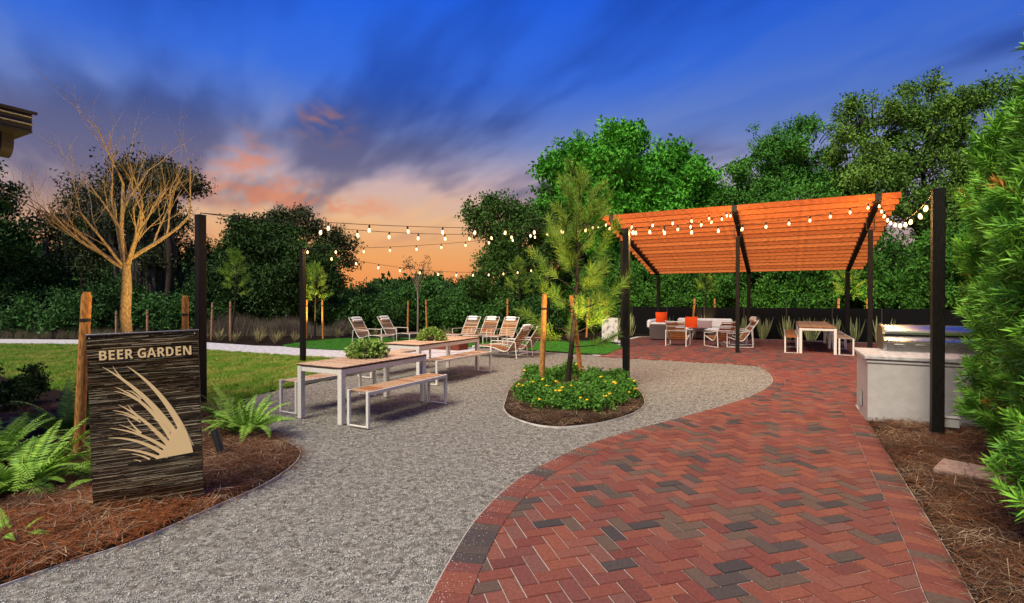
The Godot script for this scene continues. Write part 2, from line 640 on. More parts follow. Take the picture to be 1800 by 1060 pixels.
var brick_edge: PackedVector2Array
var mulch_poly: PackedVector2Array
var island_poly: PackedVector2Array
var right_poly: PackedVector2Array
var lawn_poly: PackedVector2Array
var turf_poly: PackedVector2Array
var back_poly: PackedVector2Array


func build_ground() -> void:
	var flat := MB.new()
	flat.poly([Vector3(-600, -0.09, 500), Vector3(600, -0.09, 500), Vector3(600, -0.09, -800), Vector3(-600, -0.09, -800)], Vector3.UP)
	struct("ground", flat, M.forest_floor)
	var bumps := noise(0.9, 3, FastNoiseLite.TYPE_SIMPLEX, 8)
	ruts = noise(3.4, 3, FastNoiseLite.TYPE_SIMPLEX, 18)
	swells = bumps
	struct("gravel_ground", sheet(V2s([-6, -1, 7, -1, 7, 18, -6, 18]), 0.08, gravel_height), M.gravel)
	# lawn, path, turf
	lawn_poly = V2s([-4.1, 7.2, -4.29, 8.06, -4.11, 8.87, -3.89, 9.3, -3.45, 10.3, -3.05, 11.26, -2.8, 11.93, -3.71, 12.67, -4.92, 13.39, -5.87, 13.82, -7.46, 14.54, -9.6, 15.6, -15, 17.3, -18, 17.5, -32, 17.6, -32, 12.6, -14.48, 11.9, -10.59, 10.44, -9.59, 9.81, -8.79, 9.28, -8.19, 8.93, -5.75, 7.84, -4.61, 7.43])
	struct("lawn", sheet(lawn_poly, 0.5, func(p): return 0.012 + 0.02 * bumps.get_noise_2d(p.x * 0.5, p.y * 0.5)), M.lawn_base)
	var path := V2s([-32, 17.5, -18, 17.4, -15, 17.2, -9.6, 15.5, -7.46, 14.44, -5.87, 13.72, -4.92, 13.29, -3.71, 12.57, -2.9, 12.2, -2.36, 12.67, -1.9, 12.95, -1.0, 14.3, -1.05, 16.6, -3.24, 16.75, -3.88, 16.55, -4.62, 16.0, -5.25, 15.6, -6.51, 16.1, -7.56, 16.75, -8.67, 17.05, -11.08, 18.3, -16.66, 19.5, -20, 19.8, -32, 19.9])
	struct("concrete_path", sheet(path, 1.0, func(_p): return 0.004), M.concrete)
	var joints := MB.new()
	for z in [13.4, 14.6, 15.8]:
		joints.bar(P(-4.4 + (z - 13.4) * 1.1, z, 0.0065), P(-1.5 + (z - 13.4) * 0.35, z + 0.35, 0.0065), 0.012, 0.003)
	obj("joint_line", joints, M.soil, get_node("concrete_path"))
	turf_poly = V2s([-1.14, 16.31, 0, 16.13, 0.59, 15.43, 2.31, 14.34, 2.63, 14.2, 3.67, 16.5, 3.4, 18.6, 0.97, 18.6, -2.13, 19.3, -4.51, 20.1, -6.71, 19.8, -7.6, 18.5, -7.7, 17.0, -7.4, 16.55, -6.51, 15.95, -5.25, 15.43, -4.62, 15.77, -3.88, 16.41, -3.24, 16.6])
	struct("turf_lawn", sheet(turf_poly, 0.6, func(p): return 0.024 + 0.01 * bumps.get_noise_2d(p.x, p.y)), M.turf_base)
	# planting beds
	mulch_poly = smooth(V2s([-3.6, 1.2, -3.02, 2.62, -2.85, 2.8, -2.71, 3.03, -2.51, 3.28, -2.38, 3.6, -2.3, 3.85, -2.16, 4.25, -2.11, 4.55, -2.11, 4.86, -2.17, 5.16, -2.3, 5.4, -2.57, 5.68, -2.85, 5.93, -3.23, 6.25, -3.72, 6.76, -4.1, 7.2]), false, 3)
	var left_line := mulch_poly.duplicate()
	mulch_poly.append_array(V2s([-4.61, 7.43, -5.75, 7.84, -8.19, 8.93, -8.79, 9.28, -9.59, 9.81, -10.59, 10.44, -14.48, 11.9, -16, 1.2]))
	var mound := func(p): return 0.002 + 0.07 * smoothstep(0.0, 0.6, rim_distance(p, mulch_poly)) + 0.02 * bumps.get_noise_2d(p.x * 2, p.y * 2) * smoothstep(0.0, 0.3, rim_distance(p, mulch_poly))
	struct("mulch_bed", sheet(mulch_poly, 0.25, mound), M.mulch)
	tag(obj("bed_edging", strip(left_line, false, 0.007, -0.05, 0.003), M.edging), "thin pale metal edging strip between the sign's mulch bed and the gravel", "edging")
	island_poly = smooth(V2s([-0.12, 7.57, -0.1, 7.94, -0.04, 8.95, 0.1, 9.75, 0.27, 10.42, 0.44, 10.82, 0.76, 11.13, 1.07, 11.22, 1.38, 11.13, 1.84, 10.72, 2.05, 10.15, 2.17, 9.38, 2.2, 8.64, 2.07, 7.87, 1.96, 7.51, 1.73, 7.08, 1.44, 6.74, 1.12, 6.47, 0.84, 6.33, 0.57, 6.27, 0.32, 6.37, 0.12, 6.6, -0.03, 6.88, -0.11, 7.24]), true, 3)
	var mound2 := func(p): return 0.004 + 0.05 * smoothstep(0.0, 0.9, rim_distance(p, island_poly)) + 0.015 * bumps.get_noise_2d(p.x * 2, p.y * 2) * smoothstep(0.0, 0.3, rim_distance(p, island_poly))
	struct("mulch_bed", sheet(island_poly, 0.15, mound2), M.mulch)
	tag(obj("bed_edging", strip(island_poly, true, 0.006, -0.05, 0.006), M.edging), "thin pale metal edging ring round the oval flower bed", "edging")
	right_poly = V2s([2.21, 2.23, 2.44, 2.65, 2.66, 3.01, 3.06, 3.72, 3.64, 4.78, 4.66, 6.62, 5.6, 6.2, 9, 5, 9, 1.4, 1.9, 1.4])
	var mound3 := func(p): return 0.0 + 0.05 * smoothstep(0.0, 0.5, rim_distance(p, right_poly)) + 0.018 * bumps.get_noise_2d(p.x * 2, p.y * 2) * smoothstep(0.0, 0.3, rim_distance(p, right_poly))
	struct("mulch_bed", sheet(right_poly, 0.2, mound3), M.mulch)
	back_poly = V2s([-34, 19.8, -20, 19.7, -16.66, 19.4, -11.08, 18.2, -8.67, 16.95, -7.56, 16.7, -7.7, 17.0, -7.6, 18.5, -6.71, 19.8, -4.51, 20.1, -2.13, 19.2, 0.97, 18.5, 3.4, 18.5, 4.9, 19.6, 10.0, 19.6, 14, 17.5, 17, 14, 20, 18, 14, 24, 6, 26, -34, 25])
	struct("mulch_bed", sheet(back_poly, 1.0, func(p): return -0.01 + 0.03 * bumps.get_noise_2d(p.x, p.y)), M.mulch)
	build_bricks()
	scatter_ground()


# ---------------------------------------------------------------- brick paving
func paver(b: MB, p: PackedVector2Array, low: float, top: float, bev: float) -> void:
	var c := Vector2.ZERO
	for q in p:
		c += q
	c /= p.size()
	var inn := PackedVector2Array()
	for q in p:
		inn.append(q + (c - q).normalized() * minf(bev * 1.4, (c - q).length() * 0.4))
	var up := []
	for q in inn:
		up.append(P(q.x, q.y, top))
	b.poly(up, Vector3.UP)
	for i in p.size():
		var j := (i + 1) % p.size()
		var mid := (p[i] + p[j]) / 2 - c
		var o := P(mid.x, mid.y, 0)
		b.poly([P(p[i].x, p[i].y, top - bev), P(p[j].x, p[j].y, top - bev), up[j], up[i]], o + Vector3.UP * 0.05)
		b.poly([P(p[i].x, p[i].y, low), P(p[j].x, p[j].y, low), P(p[j].x, p[j].y, top - bev), P(p[i].x, p[i].y, top - bev)], o)


func build_bricks() -> void:
	var w := 0.106
	brick_edge = smooth(V2s([-0.5, 2.2, -0.44, 2.65, -0.38, 3.05, -0.27, 3.59, -0.1, 4.1, 0.11, 4.55, 0.39, 4.95, 0.75, 5.42, 1.35, 6.0, 2.17, 6.68, 3.22, 7.57, 4.1, 8.45, 4.95, 9.59, 5.45, 10.67, 5.7, 11.5, 5.89, 12.13]), false, 8)
	var inner := offset_line(brick_edge, 2 * w)
	var right_edge := V2s([1.98, 1.9, 2.2, 2.23, 2.43, 2.65, 2.65, 3.01, 3.05, 3.72, 3.63, 4.78, 4.2, 5.78, 4.645, 6.6])
	right_edge = smooth(right_edge, false, 8)
	for v in [8.4, 8.8, 9.13]:
		var along := S(0.945, v)
		right_edge.append(Vector2(along.x, -along.z))
	var rinner := offset_line(right_edge, -2 * w)
	# the field of paving between the borders, and the terrace beyond it
	var field := PackedVector2Array()
	field.append_array(inner)
	for p in [S(-0.5, 13.62), S(-4.55, 13.72), S(-4.6, 16.3), S(-5.3, 18.4), S(-5.2, 21.0), S(-4.0, 21.9), S(3.0, 21.9), S(5.2, 21.0), S(5.2, 9.15), S(0.95, 9.137)]:
		field.append(Vector2(p.x, -p.z))
	var rr := rinner.duplicate()
	rr.reverse()
	field.append_array(rr)
	var bed := Geometry2D.offset_polygon(field, 2 * w + 0.01)[0]
	var plaza := struct("brick_pavement", sheet(bed, 0.5, func(_p): return -0.0005), M.sand_joint)
	var tone := noise(1.1, 3, FastNoiseLite.TYPE_SIMPLEX, 61)
	var tint := noise(0.35, 2, FastNoiseLite.TYPE_SIMPLEX, 62)
	var list := []     # [distance, outline, tone]
	var a0 := TURN - PI / 4
	var ex := Vector2(cos(a0), -sin(a0))
	var ey := Vector2(sin(a0), cos(a0))
	var g := 0.0043
	for i in range(-260, 260):
		for j in range(-20, 270):
			# herringbone: of the four cells of each diagonal, two begin a brick
			var s := posmod(i - j, 4)
			var r: Rect2
			if s == 0:
				r = Rect2(i * w, j * w, 2 * w, w)
			elif s == 3:
				r = Rect2(i * w, j * w, w, 2 * w)
			else:
				continue
			var mid := r.get_center()
			var pm := ex * mid.x + ey * mid.y
			if pm.x < -3.0 or pm.x > 17 or pm.y < 1.8 or pm.y > 22 or pm.x > pm.y * 1.2 + 1.5:
				continue
			r = r.grow(-g)
			var q := PackedVector2Array()
			for e in [r.position, r.position + Vector2(r.size.x, 0), r.end, r.position + Vector2(0, r.size.y)]:
				q.append(ex * e.x + ey * e.y)
			var hits := 0
			for e in q:
				hits += int(Geometry2D.is_point_in_polygon(e, field))
			var outs := [q]
			if hits == 0:
				continue
			if hits < 4:
				outs = Geometry2D.intersect_polygons(q, field)
			for o in outs:
				if o.size() > 2:
					list.append([pm.length() + absf(pm.x) * 0.2, o, tone_of(pm, tone, tint)])
	# soldier courses along both borders and across the terrace's foot
	for line in [[brick_edge, 1.0, 0.66], [right_edge, -1.0, 0.5]]:
		var acc := 0.0
		var pts: PackedVector2Array = line[0]
		var even := PackedVector2Array()
		even.append(pts[0])
		var need := w + 0.002
		for i in range(1, pts.size()):
			var d := pts[i].distance_to(pts[i - 1])
			while acc + d >= need:
				var f := (need - acc) / d
				even.append(pts[i - 1].lerp(pts[i], f))
				need += w + 0.002
			acc += d
		var offs := offset_line(even, line[1] * (2 * w - 0.004))
		var run := 0
		for i in even.size() - 1:
			var d := (even[i + 1] - even[i]).normalized() * 0.0046
			var q := PackedVector2Array([even[i] + d, even[i + 1] - d, offs[i + 1] - d, offs[i] + d])
			var tn := tone_of(even[i] * 1.7 + Vector2(5, 3), tone, tint)
			if run > 0:
				run -= 1
				tn = 6 + (i % 3)
			elif rf(0, 1) < 0.05:
				run = 2
			elif tn > 5:
				tn = i % 4
			list.append([even[i].length(), q, tn])
	for i in 70:
		var u := -4.5 + i * (w + 0.003)
		var q := PackedVector2Array()
		for e in [[0.002, 13.40], [w, 13.40], [w, 13.61], [0.002, 13.61]]:
			var p := S(u + e[0], e[1])
			q.append(Vector2(p.x, -p.z))
		if u < -0.45:
			list.append([20.0, q, i % 5])
	list.sort_custom(func(a, b): return a[0] < b[0])
	var rest := MB.new()
	var alone := 0
	for e in list:
		var o: PackedVector2Array = e[1]
		var top := rf(-0.002, 0.0025) + 0.008
		# the border is cut to the field, so that the one does not lie over the other
		var onview := absf(o[0].x) < o[0].y * 1.06 and o[0].y > 2.5
		if alone < 296 and onview:
			var b := MB.new()
			paver(b, o, -0.02, top, 0.003)
			obj("brick", b, M["clay_%d" % e[2]], plaza)
			alone += 1
		else:
			rest.col = M["clay_%d" % e[2]].albedo_color.srgb_to_linear() * rf(0.93, 1.07)
			paver(rest, o, -0.02, top, 0.003)
	var m := obj("brick_field", rest, M.clay_any, plaza)
	m.set_meta("kind", "stuff")


func tone_of(p: Vector2, tone: FastNoiseLite, tint: FastNoiseLite) -> int:
	var t := tone.get_noise_2d(p.x, p.y) * 0.42 + rf(-0.42, 0.42) + 0.12 * tint.get_noise_2d(p.x, p.y)
	if t > 0.22:
		return [5, 6, 7, 8, 5, 6, 5][rng.randi() % 7]
	return [0, 1, 1, 2, 3, 4, 0, 9, 10, 3][rng.randi() % 10]


# ---------------------------------------------------------------- loose stuff on the ground
func in_view(p: Vector2, spare := 0.4) -> bool:
	return absf(p.x) < p.y * 1.03 + spare and p.y > 2.2


func scatter_ground() -> void:
	# crushed stone
	var stone := MB.new()
	var top := [Vector3(0, 0.5, 0), Vector3(0.6, 0.1, 0.1), Vector3(0.1, 0, 0.55), Vector3(-0.6, 0.05, 0.05), Vector3(-0.05, 0.1, -0.6), Vector3(0, -0.4, 0)]
	for s in [[0, 1, 2], [0, 2, 3], [0, 3, 4], [0, 4, 1], [5, 2, 1], [5, 3, 2], [5, 4, 3], [5, 1, 4]]:
		stone.poly([top[s[0]], top[s[1]], top[s[2]]], top[s[0]] + top[s[1]] + top[s[2]])
	var at := []
	var cs := []
	var tries := 0
	while at.size() < 150000 and tries < 600000:
		tries += 1
		var z := 2.3 + 9.0 * pow(rf(0, 1), 1.6)
		var p := Vector2(rf(-1, 1) * (z * 1.02 + 0.2), z)
		if p.x > 5.9 or p.x < -5.0 or side_of_edge(p) or Geometry2D.is_point_in_polygon(p, mulch_poly) or Geometry2D.is_point_in_polygon(p, island_poly) or Geometry2D.is_point_in_polygon(p, lawn_poly):
			continue
		var sz := rf(0.003, 0.0066) * (1.7 if rf(0, 1) < 0.06 else 1.0)
		at.append(Transform3D(rbasis(sz), P(p.x, p.y, gravel_height(p) + sz * 0.3)))
		var g := rf(0.27, 0.62)
		cs.append(Color(g, g * rf(0.985, 1.02), g * rf(0.89, 1.0)))
	many("gravel", stone, M.stone, at, cs).set_meta("label", "pale crushed stone spread over the yard")
	# stones kicked over the border
	at = []
	cs = []
	for i in 1500:
		var k := rng.randi() % (brick_edge.size() - 1)
		var p := brick_edge[k].lerp(brick_edge[k + 1], rf(0, 1)) + Vector2(absf(rng.randfn()) * 0.09, rng.randfn() * 0.03)
		at.append(Transform3D(rbasis(rf(0.002, 0.0055)), P(p.x, p.y, 0.0105)))
		var g := rf(0.4, 0.7)
		cs.append(Color(g, g * 0.98, g * 0.93))
	many("gravel", stone, M.stone, at, cs).set_meta("label", "pale stones kicked over the brick border")
	# pine straw on the beds
	var straw := MB.new()
	for i in 12:
		var a := rf(0, TAU)
		var o := Vector3(rf(-0.09, 0.09), rf(-0.006, 0.02), rf(-0.09, 0.09))
		var d := Vector3(cos(a), rf(-0.22, 0.22), sin(a)) * rf(0.05, 0.1)
		var bend := Vector3(rf(-0.02, 0.02), rf(0.0, 0.016), rf(-0.02, 0.02))
		var s := Vector3(-d.z, 0, d.x).normalized() * 0.0017
		straw.leaf3(o - d - s, o + bend, o - d + s)
		straw.leaf3(o - d + s, o + bend, o + bend + s)
		straw.leaf3(o + bend - s * 0.4, o + d, o + bend + s)
	var beds := [[mulch_poly, 9600, -6.5, -2.0, 2.3, 8.5, 0.07, 0.6], [right_poly, 4200, 2.0, 6.0, 2.3, 6.6, 0.05, 0.5], [island_poly, 1700, -0.3, 2.3, 6.2, 11.3, 0.05, 0.9]]
	for bed in beds:
		at = []
		cs = []
		while at.size() < bed[1]:
			var p := Vector2(rf(bed[2], bed[3]), rf(bed[4], bed[5]))
			if not Geometry2D.is_point_in_polygon(p, bed[0]) or not in_view(p, 1.6):
				tries += 1
				if tries > 900000:
					break
				continue
			var r := rim_distance(p, bed[0])
			if r < 0.05:
				continue
			var y: float = bed[6] * smoothstep(0.0, bed[7], r) + rf(0.002, 0.018)
			at.append(Transform3D(Basis(Vector3.UP, rf(0, TAU)) * Basis(Vector3.RIGHT, rf(-0.25, 0.25)).scaled(Vector3(1, 1, 1) * rf(0.8, 1.5)), P(p.x, p.y, y)))
			var red := rf(0, 1)
			cs.append(Color(0.40, 0.12, 0.035).lerp(Color(0.10, 0.06, 0.04), red * 0.7 if p.x < 0.0 and p.y < 4.1 and r < 0.95 else 0.35 + 0.65 * sqrt(red)) * rf(0.4, 1.05) if bed[1] != 1700 else Color(0.12, 0.07, 0.04) * rf(0.5, 1.4))
			if rf(0, 1) < 0.16:
				cs[-1] = Color(0.40, 0.29, 0.19) * rf(0.5, 1.15)
		many("pine_straw", straw, M.dry, at, cs)
	# mown grass
	var tuft := MB.new()
	for i in 10:
		var o := Vector3(rf(-0.035, 0.035), -0.01, rf(-0.035, 0.035))
		var a := rf(0, TAU)
		var s := Vector3(cos(a), 0, sin(a)) * 0.0028
		var lean := Vector3(rf(-0.03, 0.03), rf(0.035, 0.06), rf(-0.03, 0.03))
		tuft.leaf3(o - s * 1.4, o + lean, o + s * 1.4)
	at = []
	cs = []
	tries = 0
	var dry := noise(0.9, 3, FastNoiseLite.TYPE_SIMPLEX, 91)
	while at.size() < 60000 and tries < 420000:
		tries += 1
		var z := 7.0 + 10.5 * pow(rf(0, 1), 1.2)
		var p := Vector2(rf(-1.04, -0.1) * z, z)
		if not Geometry2D.is_point_in_polygon(p, lawn_poly):
			continue
		var thick := dry.get_noise_2d(p.x * 3.5 + 9.0, p.y * 3.5)
		if thick < rf(-0.75, 0.15):
			continue
		at.append(Transform3D(Basis(Vector3.UP, rf(0, TAU)).scaled(Vector3.ONE * rf(0.7, 1.2) * (1.1 + 0.8 * thick)), P(p.x, p.y, 0.012)))
		cs.append(Color(0.165, 0.33, 0.035).lerp(Color(0.34, 0.37, 0.075), clampf(0.35 + dry.get_noise_2d(p.x, p.y) * 1.1 + rf(-0.2, 0.2), 0, 1)) * rf(0.8, 1.15))
	many("grass", tuft, M.leaf, at, cs)
	at = []
	cs = []
	tries = 0
	while at.size() < 16000 and tries < 200000:
		tries += 1
		var p := Vector2(rf(-8, 4), rf(14, 20.2))
		if not Geometry2D.is_point_in_polygon(p, turf_poly):
			continue
		at.append(Transform3D(Basis(Vector3.UP, rf(0, TAU)).scaled(Vector3.ONE * rf(0.6, 0.9)), P(p.x, p.y, 0.02)))
		cs.append(Color(0.06, 0.24, 0.025) * rf(0.8, 1.2))
	many("grass", tuft, M.leaf, at, cs)


func side_of_edge(p: Vector2) -> bool:   # true on the brick side of the curved border
	if p.y > 13.3:
		return true
	for i in brick_edge.size() - 1:
		if p.y >= brick_edge[i].y and p.y < brick_edge[i + 1].y:
			var f := (p.y - brick_edge[i].y) / (brick_edge[i + 1].y - brick_edge[i].y)
			return p.x > lerpf(brick_edge[i].x, brick_edge[i + 1].x, f)
	return p.x > 5.5 if p.y > 12 else p.x > -0.5


# ---------------------------------------------------------------- structures
func lamp_post(x: float, z: float, h: float, label: String) -> void:
	var t := thing("light_pole", label, "pole", P(x, z, 0), -TURN, "dark square poles that carry the string lights")
	var b := MB.new()
	b.bx(Vector3(0, h / 2 - 0.05, 0), Vector3(0.112, h + 0.1, 0.112), 0.006)
	obj("shaft", b, M.black_post, t)
	var c := MB.new()
	c.bx(Vector3(0, h + 0.006, 0), Vector3(0.118, 0.012, 0.118), 0.003)
	obj("cap", c, M.black_metal, t)
	var hook := MB.new()
	hook.tube([Vector3(0, h + 0.01, 0), Vector3(0, h + 0.035, 0), Vector3(0.02, h + 0.045, 0.0)], [0.006, 0.006, 0.006], 6)
	obj("hook", hook, M.black_metal, t)


func build_pergola() -> void:
	# local frame: x along the purlins, -z deep; origin under the middle front post
	var o := S(-1.19, 16.15)
	var t := thing("pergola", "sloping orange cedar slat roof pergola on slim black posts over the terrace", "pergola", o, -TURN)
	var us := [-3.43, 0.0, 3.19]
	var front_b := 3.94       # underside of the rafters at their front end, 1.25 m before the posts
	var slope := -0.213
	var d := Vector3(0, slope, -1).normalized()
	var up := Vector3(0, 1, slope).normalized()
	for x in us:
		var p := MB.new()
		p.bx(Vector3(x, 1.69, 0), Vector3(0.105, 3.42, 0.105), 0.005)
		obj("post", p, M.black_post, t)
		var back := MB.new()
		back.bx(Vector3(x, 1.24, -5.35), Vector3(0.13, 2.54, 0.13), 0.005)
		obj("post", back, M.black_post, t)
		var fork := MB.new()
		for s in [-1.0, 1.0]:
			fork.bx(Vector3(x + s * 0.085, 3.54, 0), Vector3(0.012, 0.3, 0.09), 0.002)
		fork.bx(Vector3(x, 3.4, 0), Vector3(0.182, 0.014, 0.09), 0.002)
		obj("fork_bracket", fork, M.black_metal, t)
		var foot := MB.new()
		foot.bx(Vector3(x, 0.015, 0), Vector3(0.17, 0.012, 0.17), 0.002)
		obj("base_plate", foot, M.black_metal, t)
		var a := Vector3(x, front_b + 0.095, 1.25)
		var r := MB.new()
		r.bar(a + d * -0.012, a + d * 6.72, 0.13, 0.19, up, 0.004)
		obj("rafter", r, M.black_post, t)
	var n := 17
	for i in n:
		var f := 0.03 + 6.55 * i / (n - 1)
		var c := Vector3(0, front_b + 0.095, 1.25) + d * f + up * 0.022
		var b := MB.new()
		b.bar(Vector3(us[0] - 0.3, c.y, c.z), Vector3(us[2] + 0.45, c.y, c.z), 0.055, 0.15, up, 0.004)
		var nd := obj("purlin", b, [M.cedar_a, M.cedar_b, M.cedar_c, M.cedar_a][rng.randi() % 4], t)
		nd.position.x = rf(-0.012, 0.012)


# a sagging cable with its lamps; spots are distances from the start along the span
func light_string(label: String, a: Vector3, b: Vector3, sag: float, first: float, gap: float, last: float, unlit: Array, energy: float) -> void:
	var t := thing("string_light", label, "string lights", a, 0.0, "string lights hung over the yard")
	var len := a.distance_to(b)
	var path := []
	var rad := []
	for i in 33:
		var f := i / 32.0
		path.append((b - a) * f - Vector3.UP * 4 * sag * f * (1 - f))
		rad.append(0.0055)
	var w := MB.new()
	w.tube(path, rad, 5)
	obj("cable", w, M.cable, t)
	var s := first
	var k := 0
	while s < last:
		var f := s / len
		var p := (b - a) * f - Vector3.UP * (4 * sag * f * (1 - f) + 0.01)
		var tilt := Basis(Vector3(rf(-1, 1), 0, rf(-1, 1)).normalized(), rf(0.0, 0.22))
		var sock := MB.new()
		sock.lathe([Vector2(0.014, -0.05), Vector2(0.018, -0.045), Vector2(0.016, -0.008), Vector2(0.012, 0.01), Vector2(0.002, 0.012)], 8)
		var so := obj("socket", sock, M.cable, t)
		so.position = p
		so.basis = tilt
		if not k in unlit:
			var bulb := MB.new()
			bulb.lathe([Vector2(0.001, -0.125), Vector2(0.013, -0.121), Vector2(0.021, -0.109), Vector2(0.0245, -0.093), Vector2(0.022, -0.077), Vector2(0.016, -0.06), Vector2(0.013, -0.046)], 12)
			var bo := obj("bulb", bulb, M.bulb_glow, t)
			bo.position = p
			bo.basis = tilt
			var l := OmniLight3D.new()
			l.name = "bulb_light"
			l.light_color = Color(1.0, 0.76, 0.46)
			l.light_energy = energy
			l.light_size = 0.03
			l.omni_range = 12.0
			l.omni_attenuation = 2.0
			l.shadow_enabled = true
			bo.add_child(l, true)
			l.position = Vector3(0, -0.09, 0)
		s += gap
		k += 1


func build_strings() -> void:
	lamp_post(-4.6, 7.46, 2.82, "dark square light pole behind the tall garden sign")
	lamp_post(-5.25, 12.67, 2.81, "dark square light pole at the lawn's edge beyond the nearer dining table")
	lamp_post(2.1, 9.28, 2.86, "dark square light pole standing in the oval flower bed beside the young pine")
	lamp_post(4.79, 5.68, 2.82, "dark square light pole in front of the white outdoor kitchen counter")
	lamp_post(1.35, 19.0, 2.82, "dark square light pole at the far end of the turf behind the young pine")
	var sign_top := P(-4.6, 7.46, 2.86)
	var lawn_top := P(-5.25, 12.67, 2.85)
	var bed_top := P(2.1, 9.28, 2.9)
	var kitchen_top := P(4.79, 5.68, 2.86)
	var o := S(-1.19, 16.15)
	var yb := Basis(Vector3.UP, -TURN)
	var cap_l := o + yb * Vector3(-3.43, 3.94, 1.27)
	var cap_m := o + yb * Vector3(0.0, 3.96, 1.27)
	var cap_r := o + yb * Vector3(3.19, 3.94, 1.27)
	light_string("longest string of round bulbs from the sign pole to the middle pergola rafter", sign_top, cap_m, 0.33, 0.45, 0.68, 12.1, [0, 1], 0.16)
	light_string("string of round bulbs from the sign pole to the pergola's corner by the young pine", sign_top, cap_l, 0.36, 0.5, 0.68, 10.8, [0, 1], 0.16)
	light_string("string of round bulbs rising from the lawn pole to the pergola's near corner", lawn_top, cap_l, 0.22, 0.12, 0.68, 8.6, [], 0.13)
	light_string("lowest string of round bulbs from the lawn pole to the pole beyond the turf", lawn_top, P(1.35, 19.0, 2.85), 0.42, 0.75, 0.68, 8.9, [], 0.13)
	light_string("string of round bulbs from the flower bed pole to the middle pergola rafter", bed_top, cap_m, 0.12, 0.25, 0.68, 5.7, [], 0.26)
	light_string("string of round bulbs across the pergola front from flower bed pole to far rafter", bed_top, cap_r, 0.2, 0.2, 0.68, 7.3, [], 0.26)
	light_string("short sagging string of round bulbs between the pergola and the kitchen pole", cap_r, kitchen_top, 0.42, 0.15, 0.68, 7.0, [], 0.26)


func build_eave() -> void:
	var a := P(-4.74, 5.0, 3.34)
	var t := thing("house_eave", "dark roof corner of a house with a boxed eave and gutter", "building", a, -TURN)
	# local: x along the rake (to the house), z towards the viewer along the gutter
	var b := MB.new()
	b.bx(Vector3(-1.6, 0.13, 3.0), Vector3(3.2, 0.02, 6.0))
	for i in 5:
		pass
	var roof := MB.new()
	roof.bar(Vector3(0.03, 0.085, 3.0), Vector3(-3.2, 0.85, 3.0), 6.06, 0.03)
	obj("roof", roof, M.eave, t)
	var fascia := MB.new()
	fascia.bx(Vector3(-0.02, 0.0, 3.0), Vector3(0.03, 0.16, 6.0), 0.004)
	obj("fascia", fascia, M.eave, t)
	for y in [0.045, -0.025]:
		var tr := MB.new()
		tr.bx(Vector3(0.002, y, 3.0), Vector3(0.018, 0.012, 6.02), 0.003)
		obj("trim_line", tr, M.eave_trim, t)
	var soffit := MB.new()
	soffit.bx(Vector3(-0.5, -0.095, 3.0), Vector3(1.0, 0.02, 6.0))
	obj("soffit", soffit, M.eave, t)
	var corbel := MB.new()
	var out := PackedVector2Array([Vector2(-0.12, 0), Vector2(-0.12, -0.1)])
	for i in 9:
		var g := PI * i / 8.0
		out.append(Vector2(-0.25 + 0.13 * cos(g), -0.1 - 0.13 * sin(g)))
	out.append(Vector2(-0.5, -0.1))
	out.append(Vector2(-0.5, 0))
	corbel.prism(out, Transform3D(Basis(), Vector3(-0.08, -0.1, 0.12)), 0.09)
	obj("corbel", corbel, M.eave, t)
	var wall := MB.new()
	wall.bx(Vector3(-2.1, -1.75, 3.6), Vector3(2.2, 3.3, 5.0))
	obj("wall", wall, M.stucco, t)


